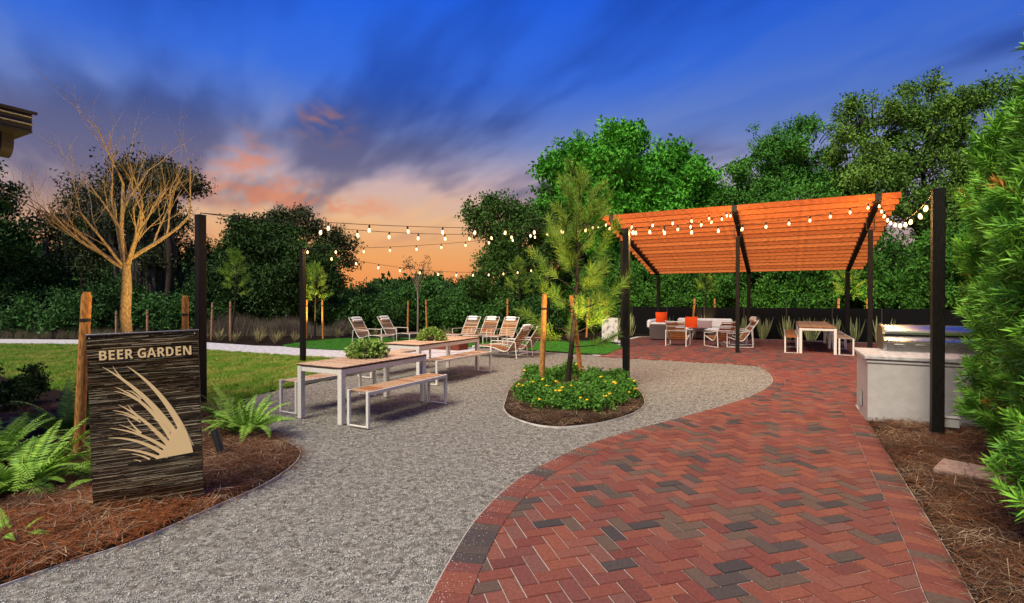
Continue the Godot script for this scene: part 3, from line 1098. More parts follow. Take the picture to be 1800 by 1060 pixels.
func build_kitchen() -> void:
	var t := thing("kitchen_counter", "white stucco outdoor kitchen counter with a moulded stone edge", "counter", S(0.97, 8.02), -TURN)
	var w := 2.9
	var d := 1.12
	var b := MB.new()
	b.bx(Vector3(w / 2, 0.39, -d / 2), Vector3(w, 0.82, d), 0.006)
	obj("base_wall", b, M.stucco, t)
	var lip := MB.new()
	lip.bx(Vector3(w / 2, 0.775, -d / 2), Vector3(w + 0.03, 0.045, d + 0.03), 0.012)
	obj("moulding", lip, M.stucco, t)
	var top := MB.new()
	top.bx(Vector3(w / 2, 0.829, -d / 2), Vector3(w + 0.07, 0.06, d + 0.07), 0.014)
	obj("counter_top", top, M.stone_top, t)
	var v := MB.new()
	v.bx(Vector3(-0.003, 0.2, -d * 0.5), Vector3(0.012, 0.2, 0.22))
	var vent := obj("vent", v, M.black_metal, t)
	var gr := MB.new()
	for i in 6:
		gr.bx(Vector3(-0.012, 0.11 + i * 0.036, -d * 0.5), Vector3(0.006, 0.005, 0.22))
		gr.bx(Vector3(-0.0125, 0.2, -d * 0.5 - 0.1 + i * 0.04), Vector3(0.006, 0.2, 0.005))
	obj("grille", gr, M.stucco, vent)
	# built-in grill seen from the back
	var g := thing("gas_grill", "stainless steel built-in grill with louvred back panel and rounded hood", "grill", S(1.24, 8.70, 0.859), -TURN)
	var gw := 1.5
	var yz := Basis(Vector3(0, 0, -1), Vector3(0, 1, 0), Vector3(1, 0, 0))
	var body := MB.new()
	body.prism(PackedVector2Array([Vector2(0, 0), Vector2(0, 0.15), Vector2(0.012, 0.158), Vector2(0.15, 0.215), Vector2(0.62, 0.2), Vector2(0.62, 0)]), Transform3D(yz, Vector3(gw / 2, 0, 0)), gw)
	obj("body", body, M.steel, g)
	var panel := MB.new()
	panel.bx(Vector3(gw / 2, 0.072, 0.006), Vector3(gw - 0.06, 0.12, 0.008), 0.002)
	var pn := obj("back_panel", panel, M.steel_dark, g)
	for i in 6:
		for j in 4:
			var lv := MB.new()
			lv.prism(PackedVector2Array([Vector2(0, -0.003), Vector2(0.014, -0.005), Vector2(0.014, -0.002), Vector2(0, 0.004)]), Transform3D(Basis(Vector3(0, 0, 1), Vector3(0, 1, 0), Vector3(-1, 0, 0)), Vector3(0.17 + i * 0.23, 0.03 + j * 0.025, 0.01)), 0.11)
			obj("louvre", lv, M.steel, pn)
	var gap := MB.new()
	gap.bx(Vector3(gw / 2, 0.225, -0.38), Vector3(gw - 0.03, 0.03, 0.44))
	obj("firebox_gap", gap, M.black_metal, g)
	var prof := PackedVector2Array([Vector2(0.13, 0.235)])
	for i in 13:
		var a := PI * (1.0 - i / 12.0 * 0.93)
		prof.append(Vector2(0.38 + 0.245 * cos(a), 0.265 + 0.095 * sin(a)))
	prof.append(Vector2(0.63, 0.16))
	var hood := MB.new()
	hood.prism(prof, Transform3D(yz, Vector3(gw / 2, 0, 0)), gw - 0.05)
	obj("hood", hood, M.steel, g)
	for x in [0.012, gw - 0.012]:
		var big := PackedVector2Array([Vector2(0.11, 0.01), Vector2(0.11, 0.24)])
		for p in prof.slice(1, 14):
			big.append(Vector2(0.38 + (p.x - 0.38) * 1.06, 0.265 + (p.y - 0.265) * 1.08))
		big.append(Vector2(0.65, 0.01))
		var cheek := MB.new()
		cheek.prism(big, Transform3D(yz, Vector3(x, 0, 0)), 0.03)
		obj("end_cap", cheek, M.bronze, g)
	# power box on its conduit
	var j := thing("junction_box", "small grey electrical box on a conduit beside the kitchen pole", "electrical box", P(5.0, 5.74), -TURN)
	var bx := MB.new()
	bx.bx(Vector3(0, 0.19, 0), Vector3(0.14, 0.12, 0.09), 0.008)
	obj("box_body", bx, M.grey_box, j)
	var ld := MB.new()
	ld.bx(Vector3(0, 0.245, 0.0), Vector3(0.15, 0.014, 0.11), 0.004)
	obj("lid", ld, M.grey_box, j)
	var cd := MB.new()
	cd.tube([Vector3(-0.03, 0.14, 0), Vector3(-0.03, -0.05, 0)], [0.013, 0.013], 8)
	obj("conduit", cd, M.grey_box, j)
	var pv := MB.new()
	pv.box(Transform3D(Basis(Vector3.UP, -0.9) * Basis(Vector3.RIGHT, 0.05), Vector3.ZERO), Vector3(0.46, 0.06, 0.34), 0.008)
	var po := obj("stepping_stone", pv, M.pink_stone)
	po.position = P(4.0, 4.38, 0.085)
	tag(po, "flat pinkish stone slab lying on the mulch at the foot of the hedge", "stone slab")


func build_fence() -> void:
	var t := thing("privacy_fence", "low black cloth fence along the woods behind the terrace", "fence", S(-6.1, 23.0), -TURN)
	for i in 12:
		var x := i * 1.55
		var p := MB.new()
		p.bx(Vector3(x, 0.6, 0.03), Vector3(0.05, 1.26, 0.05), 0.004)
		obj("fence_post", p, M.black_metal, t)
		if i < 11:
			var c := MB.new()
			var prev := Vector3.ZERO
			for k in 9:
				var q := Vector3(x + k * 1.55 / 8, 0, 0.012 * sin(k * 2.2 + i))
				if k > 0:
					c.poly([prev + Vector3(0, 0.0, 0), q, q + Vector3(0, 1.21 + 0.015 * cos(k * 0.785), 0), prev + Vector3(0, 1.21 + 0.015 * cos((k - 1) * 0.785), 0)], Vector3.BACK)
					c.poly([prev + Vector3(0, 0.0, -0.004), q + Vector3(0, 0, -0.004), q + Vector3(0, 1.21, -0.004), prev + Vector3(0, 1.21, -0.004)], Vector3.FORWARD)
				prev = q
			obj("cloth_panel", c, M.fence_cloth, t)


# ---------------------------------------------------------------- sign
func build_sign() -> void:
	var w := 0.68
	var h := 1.27
	var t := thing("garden_sign", "tall dark reed panel sign with gold lettering and a gold grass plume", "sign", P(-2.715, 3.79, 0.0), atan2(0.30, 0.61))
	t.rotation.z = deg_to_rad(1.6)
	# reeds cast in the panel: thousands of thin strokes
	var im := Image.create(512, 960, false, Image.FORMAT_RGB8)
	im.fill(Color8(14, 10, 7))
	var nz := noise(0.006, 3, FastNoiseLite.TYPE_SIMPLEX, 5)
	for i in 2300:
		var y := rf(-5, 964)
		var x0 := rf(-300, 512)
		var ln := rf(140, 520)
		var sl := rf(-0.03, 0.03)
		var f := rf(0, 1)
		var warm := nz.get_noise_2d(x0 + ln / 2, y * 1.6)
		var c := Color8(12, 9, 6).lerp(Color8(60, 42, 24), rf(0, 1)) if f < 0.5 else (Color8(104, 82, 52) if f < 0.74 else Color8(206, 194, 158)) * rf(0.7, 1.1)
		c = c.lerp(Color8(70, 40, 18), clampf(warm * 1.1, 0.0, 0.55))
		var th := 1 + rng.randi() % 4
		var cu := rf(-0.0001, 0.0001)
		for x in range(maxi(0, int(x0)), mini(512, int(x0 + ln))):
			var yy := int(y + sl * (x - x0) + cu * (x - x0) * (x - x0))
			for e in th:
				if yy + e >= 0 and yy + e < 960:
					im.set_pixel(x, yy + e, c * (1.0 if e > 0 else 0.6))
	var pm := StandardMaterial3D.new()
	pm.resource_name = "reed_panel"
	pm.albedo_texture = ImageTexture.create_from_image(im)
	pm.roughness = 0.16
	pm.albedo_color = lin(0.8, 0.8, 0.8)
	var face := MB.new()
	var y0 := 0.07
	var q := face.add(Vector3(-w / 2, y0, 0.0125), Vector3.BACK, Vector2(0, 1))
	face.add(Vector3(-w / 2, y0 + h, 0.0125), Vector3.BACK, Vector2(0, 0))
	face.add(Vector3(w / 2, y0 + h, 0.0125), Vector3.BACK, Vector2(1, 0))
	face.add(Vector3(w / 2, y0, 0.0125), Vector3.BACK, Vector2(1, 1))
	face.k.append_array([q, q + 1, q + 2, q, q + 2, q + 3])
	obj("reed_panel", face, pm, t)
	var slab := MB.new()
	slab.bx(Vector3(0, y0 + h / 2, 0), Vector3(w + 0.004, h + 0.004, 0.022), 0.002)
	obj("backing_board", slab, M.black_metal, t)
	var rail := MB.new()
	rail.bx(Vector3(0, y0 + h + 0.006, 0), Vector3(w + 0.012, 0.01, 0.034), 0.002)
	obj("top_rail", rail, M.steel_dark, t)
	var rail2 := MB.new()
	rail2.bx(Vector3(0, y0 - 0.014, 0), Vector3(w + 0.012, 0.03, 0.036), 0.003)
	obj("bottom_rail", rail2, M.black_metal, t)
	for s in [-1.0, 1.0]:
		var leg := MB.new()
		leg.bx(Vector3(s * (w / 2 - 0.03), 0.55, -0.034), Vector3(0.04, 1.4, 0.04), 0.003)
		obj("leg", leg, M.black_metal, t)
		var bolt := MB.new()
		bolt.lathe([Vector2(0.001, 0.004), Vector2(0.005, 0.003), Vector2(0.006, 0)], 8, Vector3(s * (w / 2 - 0.018), y0 + h - 0.02, 0.0125), Basis(Vector3.RIGHT, PI / 2))
		obj("bolt", bolt, M.steel_dark, t)
	# lettering
	var tm := TextMesh.new()
	tm.text = "BEER GARDEN"
	var font := SystemFont.new()
	font.font_names = PackedStringArray(["Droid Sans"])
	font.font_weight = 700
	tm.font = font
	tm.font_size = 64
	tm.pixel_size = 0.001
	tm.depth = 0.004
	var box := tm.get_aabb()
	var lt := obj("lettering", tm, M.gold_plate, t)
	var sx := 0.565 / maxf(box.size.x, 0.001)
	var sy := 0.07 / maxf(box.size.y, 0.001)
	lt.scale = Vector3(sx, sy, 1)
	var ctr := box.get_center()
	lt.position = Vector3(0.012 - ctr.x * sx, y0 + h * 0.885 - ctr.y * sy, 0.0155)
	# the plume: tapering blades that spring from one root, in parts of the panel's width and height
	var z := 0.0145
	var blades := [
		[0.335, 0.185, 0.70, 0.36, 0.885, 0.70, 0.075], [0.125, 0.18, 0.55, 0.36, 0.80, 0.68, 0.075], [0.215, 0.18, 0.25, 0.235, 0.36, 0.30, 0.02], [0.225, 0.30, 0.54, 0.40, 0.76, 0.69, 0.055],
		[0.215, 0.325, 0.30, 0.335, 0.42, 0.39, 0.016], [0.32, 0.325, 0.38, 0.33, 0.45, 0.385, 0.016], [0.25, 0.405, 0.48, 0.49, 0.745, 0.72, 0.05], [0.33, 0.41, 0.36, 0.445, 0.44, 0.50, 0.02], [0.20, 0.435, 0.30, 0.445, 0.42, 0.50, 0.018],
		[0.22, 0.455, 0.32, 0.46, 0.44, 0.52, 0.014], [0.17, 0.535, 0.47, 0.575, 0.735, 0.735, 0.042], [0.32, 0.485, 0.36, 0.53, 0.44, 0.585, 0.02], [0.25, 0.52, 0.33, 0.54, 0.43, 0.585, 0.014],
		[0.15, 0.59, 0.42, 0.60, 0.68, 0.745, 0.045], [0.23, 0.665, 0.38, 0.665, 0.60, 0.745, 0.032], [0.35, 0.70, 0.42, 0.705, 0.51, 0.745, 0.018], [0.36, 0.735, 0.39, 0.735, 0.43, 0.75, 0.008],
		[0.55, 0.51, 0.62, 0.52, 0.70, 0.60, 0.014], [0.52, 0.575, 0.60, 0.58, 0.69, 0.66, 0.014], [0.47, 0.535, 0.53, 0.535, 0.58, 0.575, 0.01], [0.56, 0.60, 0.63, 0.61, 0.71, 0.69, 0.012]]
	var plume := MB.new()
	for i in blades.size():
		var b: Array = blades[i]
		var left := PackedVector2Array()
		var right := PackedVector2Array()
		for j in 15:
			var f := j / 14.0
			var p := Vector2(b[0], b[1]).lerp(Vector2(b[2], b[3]), f).lerp(Vector2(b[2], b[3]).lerp(Vector2(b[4], b[5]), f), f)
			var dd := (Vector2(b[2], b[3]) - Vector2(b[0], b[1])).lerp(Vector2(b[4], b[5]) - Vector2(b[2], b[3]), f)
			var m := Vector2((p.x - 0.5) * w, y0 + h * (1.0 - p.y))
			var dn := Vector2(dd.x * w, -dd.y * h).normalized()
			var hw: float = b[6] * w * 0.5 * pow(f, 0.8) + 0.0006
			left.append(m + Vector2(-dn.y, dn.x) * hw)
			right.append(m - Vector2(-dn.y, dn.x) * hw)
		right.reverse()
		left.append_array(right)
		plume.prism(left, Transform3D(Basis(), Vector3(0, 0, z + 0.00025 * i)), 0.002)
	var root := PackedVector2Array()
	for e in [[0.56, 0.748], [0.915, 0.737], [0.90, 0.68], [0.86, 0.60], [0.805, 0.555], [0.74, 0.60], [0.68, 0.655], [0.62, 0.71]]:
		root.append(Vector2((e[0] - 0.5) * w, y0 + h * (1.0 - e[1])))
	plume.prism(root, Transform3D(Basis(), Vector3(0, 0, z + 0.006)), 0.002)
	obj("grass_emblem", plume, M.gold_plate, t)
	# ground spot beside it
	var s := thing("garden_spotlight", "black cylinder spotlight staked in the mulch beside the sign", "spotlight", P(-2.80, 4.86, 0.06), 0.0)
	var body := MB.new()
	var dir := Vector3(-0.35, 1.0, -0.12).normalized()
	body.lathe([Vector2(0.001, 0.0), Vector2(0.026, 0.005), Vector2(0.036, 0.02), Vector2(0.036, 0.25), Vector2(0.031, 0.25), Vector2(0.03, 0.225), Vector2(0.001, 0.22)], 18, Vector3(0, 0.03, 0), toward(dir))
	obj("housing", body, M.black_metal, s)
	var lens := MB.new()
	lens.lathe([Vector2(0.029, 0.0), Vector2(0.0005, 0.003)], 16, Vector3(0, 0.03, 0) + dir * 0.226, toward(dir))
	obj("lamp_lens", lens, M.bulb_glow, s)
	var stake := MB.new()
	stake.tube([Vector3(0, 0.035, 0), Vector3(0.01, -0.1, 0)], [0.011, 0.009], 8)
	stake.lathe([Vector2(0.001, 0.02), Vector2(0.04, 0.016), Vector2(0.042, 0.0)], 12, Vector3(0.004, -0.01, 0))
	obj("ground_stake", stake, M.black_metal, s)
	spot(s, Vector3(0, 0.03, 0) + dir * 0.245, P(-4.7, 6.0, 2.7), 6.0, 30.0)


func spot(parent: Node3D, at: Vector3, goal: Vector3, energy: float, angle: float) -> void:
	var l := SpotLight3D.new()
	l.name = "lamp_light"
	l.light_color = Color(1.0, 0.82, 0.5)
	l.light_energy = energy
	l.spot_angle = angle
	l.spot_angle_attenuation = 0.8
	l.spot_range = 12.0
	l.spot_attenuation = 2.0
	l.light_size = 0.03
	l.shadow_enabled = true
	parent.add_child(l, true)
	l.position = at
	var d := parent.basis.inverse() * (goal - parent.position - parent.basis * at)
	l.basis = Basis.looking_at(d.normalized(), Vector3.RIGHT)


# a small black uplight at the foot of a tree
func uplight(label: String, at: Vector3, goal: Vector3, energy: float, angle: float) -> void:
	var s := thing("garden_spotlight", label, "spotlight", at, 0.0)
	var dir := (goal - at).normalized()
	var body := MB.new()
	body.lathe([Vector2(0.001, 0.0), Vector2(0.028, 0.004), Vector2(0.034, 0.02), Vector2(0.034, 0.13), Vector2(0.029, 0.13), Vector2(0.028, 0.112), Vector2(0.001, 0.108)], 12, Vector3(0, 0.03, 0), toward(dir))
	obj("housing", body, M.black_metal, s)
	var lens := MB.new()
	lens.lathe([Vector2(0.027, 0.0), Vector2(0.0005, 0.003)], 12, Vector3(0, 0.03, 0) + dir * 0.113, toward(dir))
	obj("lamp_lens", lens, M.bulb_glow, s)
	var stake := MB.new()
	stake.tube([Vector3(0, 0.035, 0), Vector3(0.0, -0.1, 0)], [0.011, 0.009], 8)
	obj("ground_stake", stake, M.black_metal, s)
	spot(s, Vector3(0, 0.03, 0) + dir * 0.128, goal, energy, angle)


# ---------------------------------------------------------------- furniture
func slats(parent: Node, called: String, m: Array, along: Array, size: Vector3) -> void:
	for x in along:
		if not shapes.has(size):
			var b := MB.new()
			b.bx(Vector3.ZERO, size, 0.003)
			shapes[size] = b.mesh()
		var o := obj(called, shapes[size], m[rng.randi() % m.size()], parent)
		o.transform = x


# w across (local x), len deep (local -z), origin at the near left corner
func make_table(label: String, at: Vector3, w: float, len: float, h: float, m: Array, turn := -TURN) -> Node3D:
	var t := thing("dining_table", label, "table", at, turn, "white framed outdoor tables with wooden tops")
	for x in [0.036, w - 0.036]:
		for z in [0.036, len - 0.036]:
			var l := MB.new()
			l.bx(Vector3(x, (h - 0.03) / 2, -z), Vector3(0.072, h - 0.03, 0.072), 0.004)
			obj("leg", l, M.white_metal, t)
	var f := MB.new()
	for x in [0.022, w - 0.022]:
		f.bx(Vector3(x, h - 0.068, -len / 2), Vector3(0.03, 0.07, len - 0.147), 0.003)
	for z in [0.022, len - 0.022]:
		f.bx(Vector3(w / 2, h - 0.068, -z), Vector3(w - 0.147, 0.07, 0.03), 0.003)
	obj("apron", f, M.white_metal, t)
	var rim := MB.new()
	rim.bx(Vector3(w / 2, h - 0.0235, -len / 2), Vector3(w + 0.006, 0.017, len + 0.006), 0.003)
	obj("rim", rim, M.dark_trim, t)
	var n := roundi(len / 0.098)
	var xs := []
	for i in n:
		xs.append(Transform3D(Basis(), Vector3(w / 2, h - 0.0085, -(i + 0.5) * len / n)))
	slats(t, "slat", m, xs, Vector3(w, 0.013, len / n - 0.005))
	return t


func make_bench(label: String, at: Vector3, w: float, len: float, h: float, m: Array) -> Node3D:
	var t := thing("bench", label, "bench", at, -TURN, "white framed benches with slatted seats")
	for z in [0.02, len - 0.02]:
		for x in [0.02, w - 0.02]:
			var l := MB.new()
			l.bx(Vector3(x, h / 2, -z), Vector3(0.04, h, 0.036), 0.003)
			obj("leg", l, M.white_metal, t)
		var fl := MB.new()
		fl.bx(Vector3(w / 2, 0.008, -z), Vector3(w - 0.08, 0.016, 0.034), 0.003)
		obj("floor_bar", fl, M.white_metal, t)
	var f := MB.new()
	for x in [0.012, w - 0.012]:
		f.bx(Vector3(x, h - 0.024, -len / 2), Vector3(0.024, 0.044, len - 0.078), 0.003)
	obj("seat_frame", f, M.white_metal, t)
	var n := roundi((len - 0.08) / 0.075)
	var xs := []
	for i in n:
		xs.append(Transform3D(Basis(), Vector3(w / 2, h - 0.008, -0.04 - (i + 0.5) * (len - 0.08) / n)))
	slats(t, "slat", m, xs, Vector3(w - 0.051, 0.018, (len - 0.08) / n - 0.005))
	return t


func bent(prof: Array, s: float) -> Vector2:   # point at length s along a polyline
	for i in prof.size() - 1:
		var d: float = prof[i].distance_to(prof[i + 1])
		if s <= d or i == prof.size() - 2:
			return prof[i].lerp(prof[i + 1], s / d)
		s -= d
	return prof[-1]


func round_corners(prof: Array, r := 0.07) -> Array:
	var o := [prof[0]]
	for i in range(1, prof.size() - 1):
		var a: Vector2 = prof[i] + (prof[i - 1] - prof[i]).normalized() * r
		var b: Vector2 = prof[i] + (prof[i + 1] - prof[i]).normalized() * r
		for f in [0.0, 0.33, 0.67, 1.0]:
			o.append(a.lerp(prof[i], f).lerp(prof[i].lerp(b, f), f))
	o.append(prof[-1])
	return o


# local x from the foot to the head, z across
func make_lounger(label: String, at: Vector3, turn: float, m: Array) -> Node3D:
	var t := thing("chaise_lounge", label, "lounge chair", at, turn, "white framed chaise lounges with wooden slats")
	var w := 0.6
	var prof := round_corners([Vector2(0, 0.27), Vector2(0.42, 0.29), Vector2(0.68, 0.26), Vector2(1.02, 0.16), Vector2(1.12, 0.19), Vector2(1.60, 0.87)])
	var rail := MB.new()
	for z in [-w / 2, w / 2]:
		var pts := []
		var rr := []
		for p in prof:
			pts.append(Vector3(p.x, p.y, z))
			rr.append(0.013)
		rail.tube(pts, rr, 6)
	rail.tube([Vector3(0, 0.27, -w / 2), Vector3(0, 0.27, w / 2)], [0.013, 0.013], 6)
	rail.tube([Vector3(1.6, 0.87, -w / 2), Vector3(1.6, 0.87, w / 2)], [0.013, 0.013], 6)
	obj("seat_frame", rail, M.white_metal, t)
	for z in [-w / 2 - 0.024, w / 2 + 0.024]:
		var arm := MB.new()
		var pts := [Vector3(0.62, 0, z), Vector3(0.62, 0.43, z), Vector3(0.64, 0.455, z), Vector3(1.25, 0.455, z), Vector3(1.36, 0.43, z), Vector3(1.40, 0, z)]
		for i in pts.size() - 1:
			arm.bar(pts[i], pts[i + 1], 0.022, 0.022, Vector3.BACK, 0.003)
		obj("arm_frame", arm, M.white_metal, t)
		var leg := MB.new()
		leg.bx(Vector3(0.03, 0.135, z * 0.93), Vector3(0.026, 0.27, 0.026), 0.003)
		obj("leg", leg, M.white_metal, t)
	var st := MB.new()
	st.bar(Vector3(0.62, 0.2, -w / 2), Vector3(0.62, 0.2, w / 2), 0.02, 0.02)
	st.bar(Vector3(1.39, 0.1, -w / 2), Vector3(1.39, 0.1, w / 2), 0.02, 0.02)
	obj("stretcher", st, M.white_metal, t)
	var xs := []
	var total := 0.0
	for i in prof.size() - 1:
		total += prof[i].distance_to(prof[i + 1])
	var n := 25
	for i in n:
		var s := 0.03 + (total - 0.17) * i / (n - 1)
		var p := bent(prof, s)
		var d := (bent(prof, s + 0.02) - bent(prof, s - 0.02)).normalized()
		xs.append(Transform3D(Basis(Vector3(0, 0, 1), Vector3(-d.y, d.x, 0), Vector3(-d.x, -d.y, 0)), Vector3(p.x - d.y * 0.004, p.y + d.x * 0.004, 0)))
	slats(t, "slat", m, xs, Vector3(w - 0.034, 0.014, 0.060))
	for i in 2:
		var p := bent(prof, total - 0.045 - i * 0.1)
		var c := MB.new()
		var q := Vector3(p.x - 0.03, p.y + 0.025, 0)
		c.tube([q + Vector3(0, 0, -0.2), q + Vector3(0, 0, -0.17), q + Vector3(0, 0, 0.17), q + Vector3(0, 0, 0.2)], [0.03, 0.048, 0.048, 0.03], 12)
		obj("head_cushion", c, M.cushion_white, t)
	var p2 := bent(prof, total - 0.095)
	var band := MB.new()
	var q2 := Vector3(p2.x - 0.055, p2.y + 0.05, 0)
	band.tube([q2 + Vector3(0, 0, -0.175), q2 + Vector3(0, 0, 0.175)], [0.012, 0.012], 8)
	obj("cushion_piping", band, M.cushion_blue, t)
	return t


# a low slatted armchair; local x from front to back, z across
func make_armchair(label: String, at: Vector3, turn: float, pillow: bool) -> Node3D:
	var t := thing("lounge_armchair", label, "lounge chair", at, turn, "low slatted armchairs under the pergola")
	var w := 0.58
	var prof := round_corners([Vector2(0.02, 0.34), Vector2(0.42, 0.2), Vector2(0.52, 0.22), Vector2(0.98, 0.86)])
	var rail := MB.new()
	for z in [-w / 2, w / 2]:
		var pts := []
		var rr := []
		for p in prof:
			pts.append(Vector3(p.x, p.y, z))
			rr.append(0.017)
		rail.tube(pts, rr, 6)
	obj("seat_frame", rail, M.white_metal, t)
	for z in [-w / 2 - 0.035, w / 2 + 0.035]:
		var loop := MB.new()
		var pts := [Vector3(0.0, 0.012, z), Vector3(0.0, 0.46, z), Vector3(0.3, 0.47, z), Vector3(0.76, 0.54, z), Vector3(0.80, 0.012, z), Vector3(0.0, 0.012, z)]
		for i in pts.size() - 1:
			loop.bar(pts[i], pts[i + 1], 0.026, 0.026, Vector3.BACK, 0.003)
		obj("leg_loop", loop, M.white_metal, t)
	var total := 0.0
	for i in prof.size() - 1:
		total += prof[i].distance_to(prof[i + 1])
	var n := 15
	var xs := []
	var whites := []
	for i in n:
		var s := 0.04 + (total - 0.08) * i / (n - 1)
		var p := bent(prof, s)
		var d := (bent(prof, s + 0.02) - bent(prof, s - 0.02)).normalized()
		var x := Transform3D(Basis(Vector3(0, 0, 1), Vector3(-d.y, d.x, 0), Vector3(-d.x, -d.y, 0)), Vector3(p.x, p.y, 0))
		if i >= n - 5 and (n - 1 - i) % 2 == 0:
			whites.append(x)
		elif i != n - 3:
			xs.append(x)
		else:
			xs.append(x)
	slats(t, "slat", [M.teak_warm, M.teak_red], xs, Vector3(w - 0.02, 0.014, 0.075))
	slats(t, "top_slat", [M.white_metal], whites, Vector3(w - 0.021, 0.015, 0.045))
	if pillow:
		var c := MB.new()
		c.tube([Vector3(0.9, 0.89, -0.17), Vector3(0.9, 0.89, -0.13), Vector3(0.9, 0.89, 0.13), Vector3(0.9, 0.89, 0.17)], [0.05, 0.085, 0.085, 0.05], 14)
		obj("head_cushion", c, M.cushion_beige, t)
	return t


func pillow(called: String, label: String, at: Vector3, turn: float, tilt: float, sx: float, sy: float, m: Material) -> void:
	var b := MB.new()
	var n := 12
	for side in [1.0, -1.0]:
		var b0 := b.v.size()
		for i in n + 1:
			for j in n + 1:
				var u := 2.0 * i / n - 1
				var v := 2.0 * j / n - 1
				var puff := pow(maxf((1 - u * u) * (1 - v * v), 0.0), 0.45)
				b.add(Vector3(u * sx / 2 * (1 - 0.07 * (1 - v * v)), v * sy / 2 * (1 - 0.07 * (1 - u * u)), side * puff * 0.075), Vector3(u * 0.7, v * 0.7, side).normalized())
		for i in n:
			for j in n:
				var a := b0 + i * (n + 1) + j
				var q := [a, a + 1, a + n + 2, a, a + n + 2, a + n + 1]
				if side < 0:
					q.reverse()
				b.k.append_array(q)
	var o := obj(called, b, m)
	o.position = at
	o.basis = Basis(Vector3.UP, turn) * Basis(Vector3.RIGHT, tilt)
	tag(o, label, "cushion")


func bowl_of_plants(label: String, at: Vector3, r: float, seed_: int) -> void:
	rng.seed = seed_
	var t := thing("planter_bowl", label, "planter", at, rf(0, TAU), "planter bowls on the dining tables")
	var b := MB.new()
	b.lathe([Vector2(0.01, 0.0), Vector2(r * 0.62, 0.003), Vector2(r * 0.86, 0.03), Vector2(r, 0.085), Vector2(r * 0.95, 0.088), Vector2(r * 0.8, 0.06), Vector2(0.01, 0.055)], 28)
	obj("bowl", b, M.bowl, t)
	var lf := leaf_spray(7, 0.035, 0.075, 0.045, 0.4)
	var xs := []
	var cs := []
	for i in 210:
		var a := rf(0, TAU)
		var q := r * sqrt(rf(0, 1.0)) * 1.12
		xs.append(Transform3D(toward(Vector3(cos(a) * q * 2.5, 0.35, sin(a) * q * 2.5), rf(0, TAU), rf(0.6, 1.15)), Vector3(cos(a) * q, 0.08 + 0.11 * (1 - pow(q / r / 1.12, 2)) + rf(-0.02, 0.03) - (0.05 if q > r else 0.0), sin(a) * q)))
		cs.append(Color(0.16, 0.30, 0.045).lerp(Color(0.30, 0.40, 0.10), rf(0, 1)))
	many("foliage", lf, M.leaf, xs, cs, t)


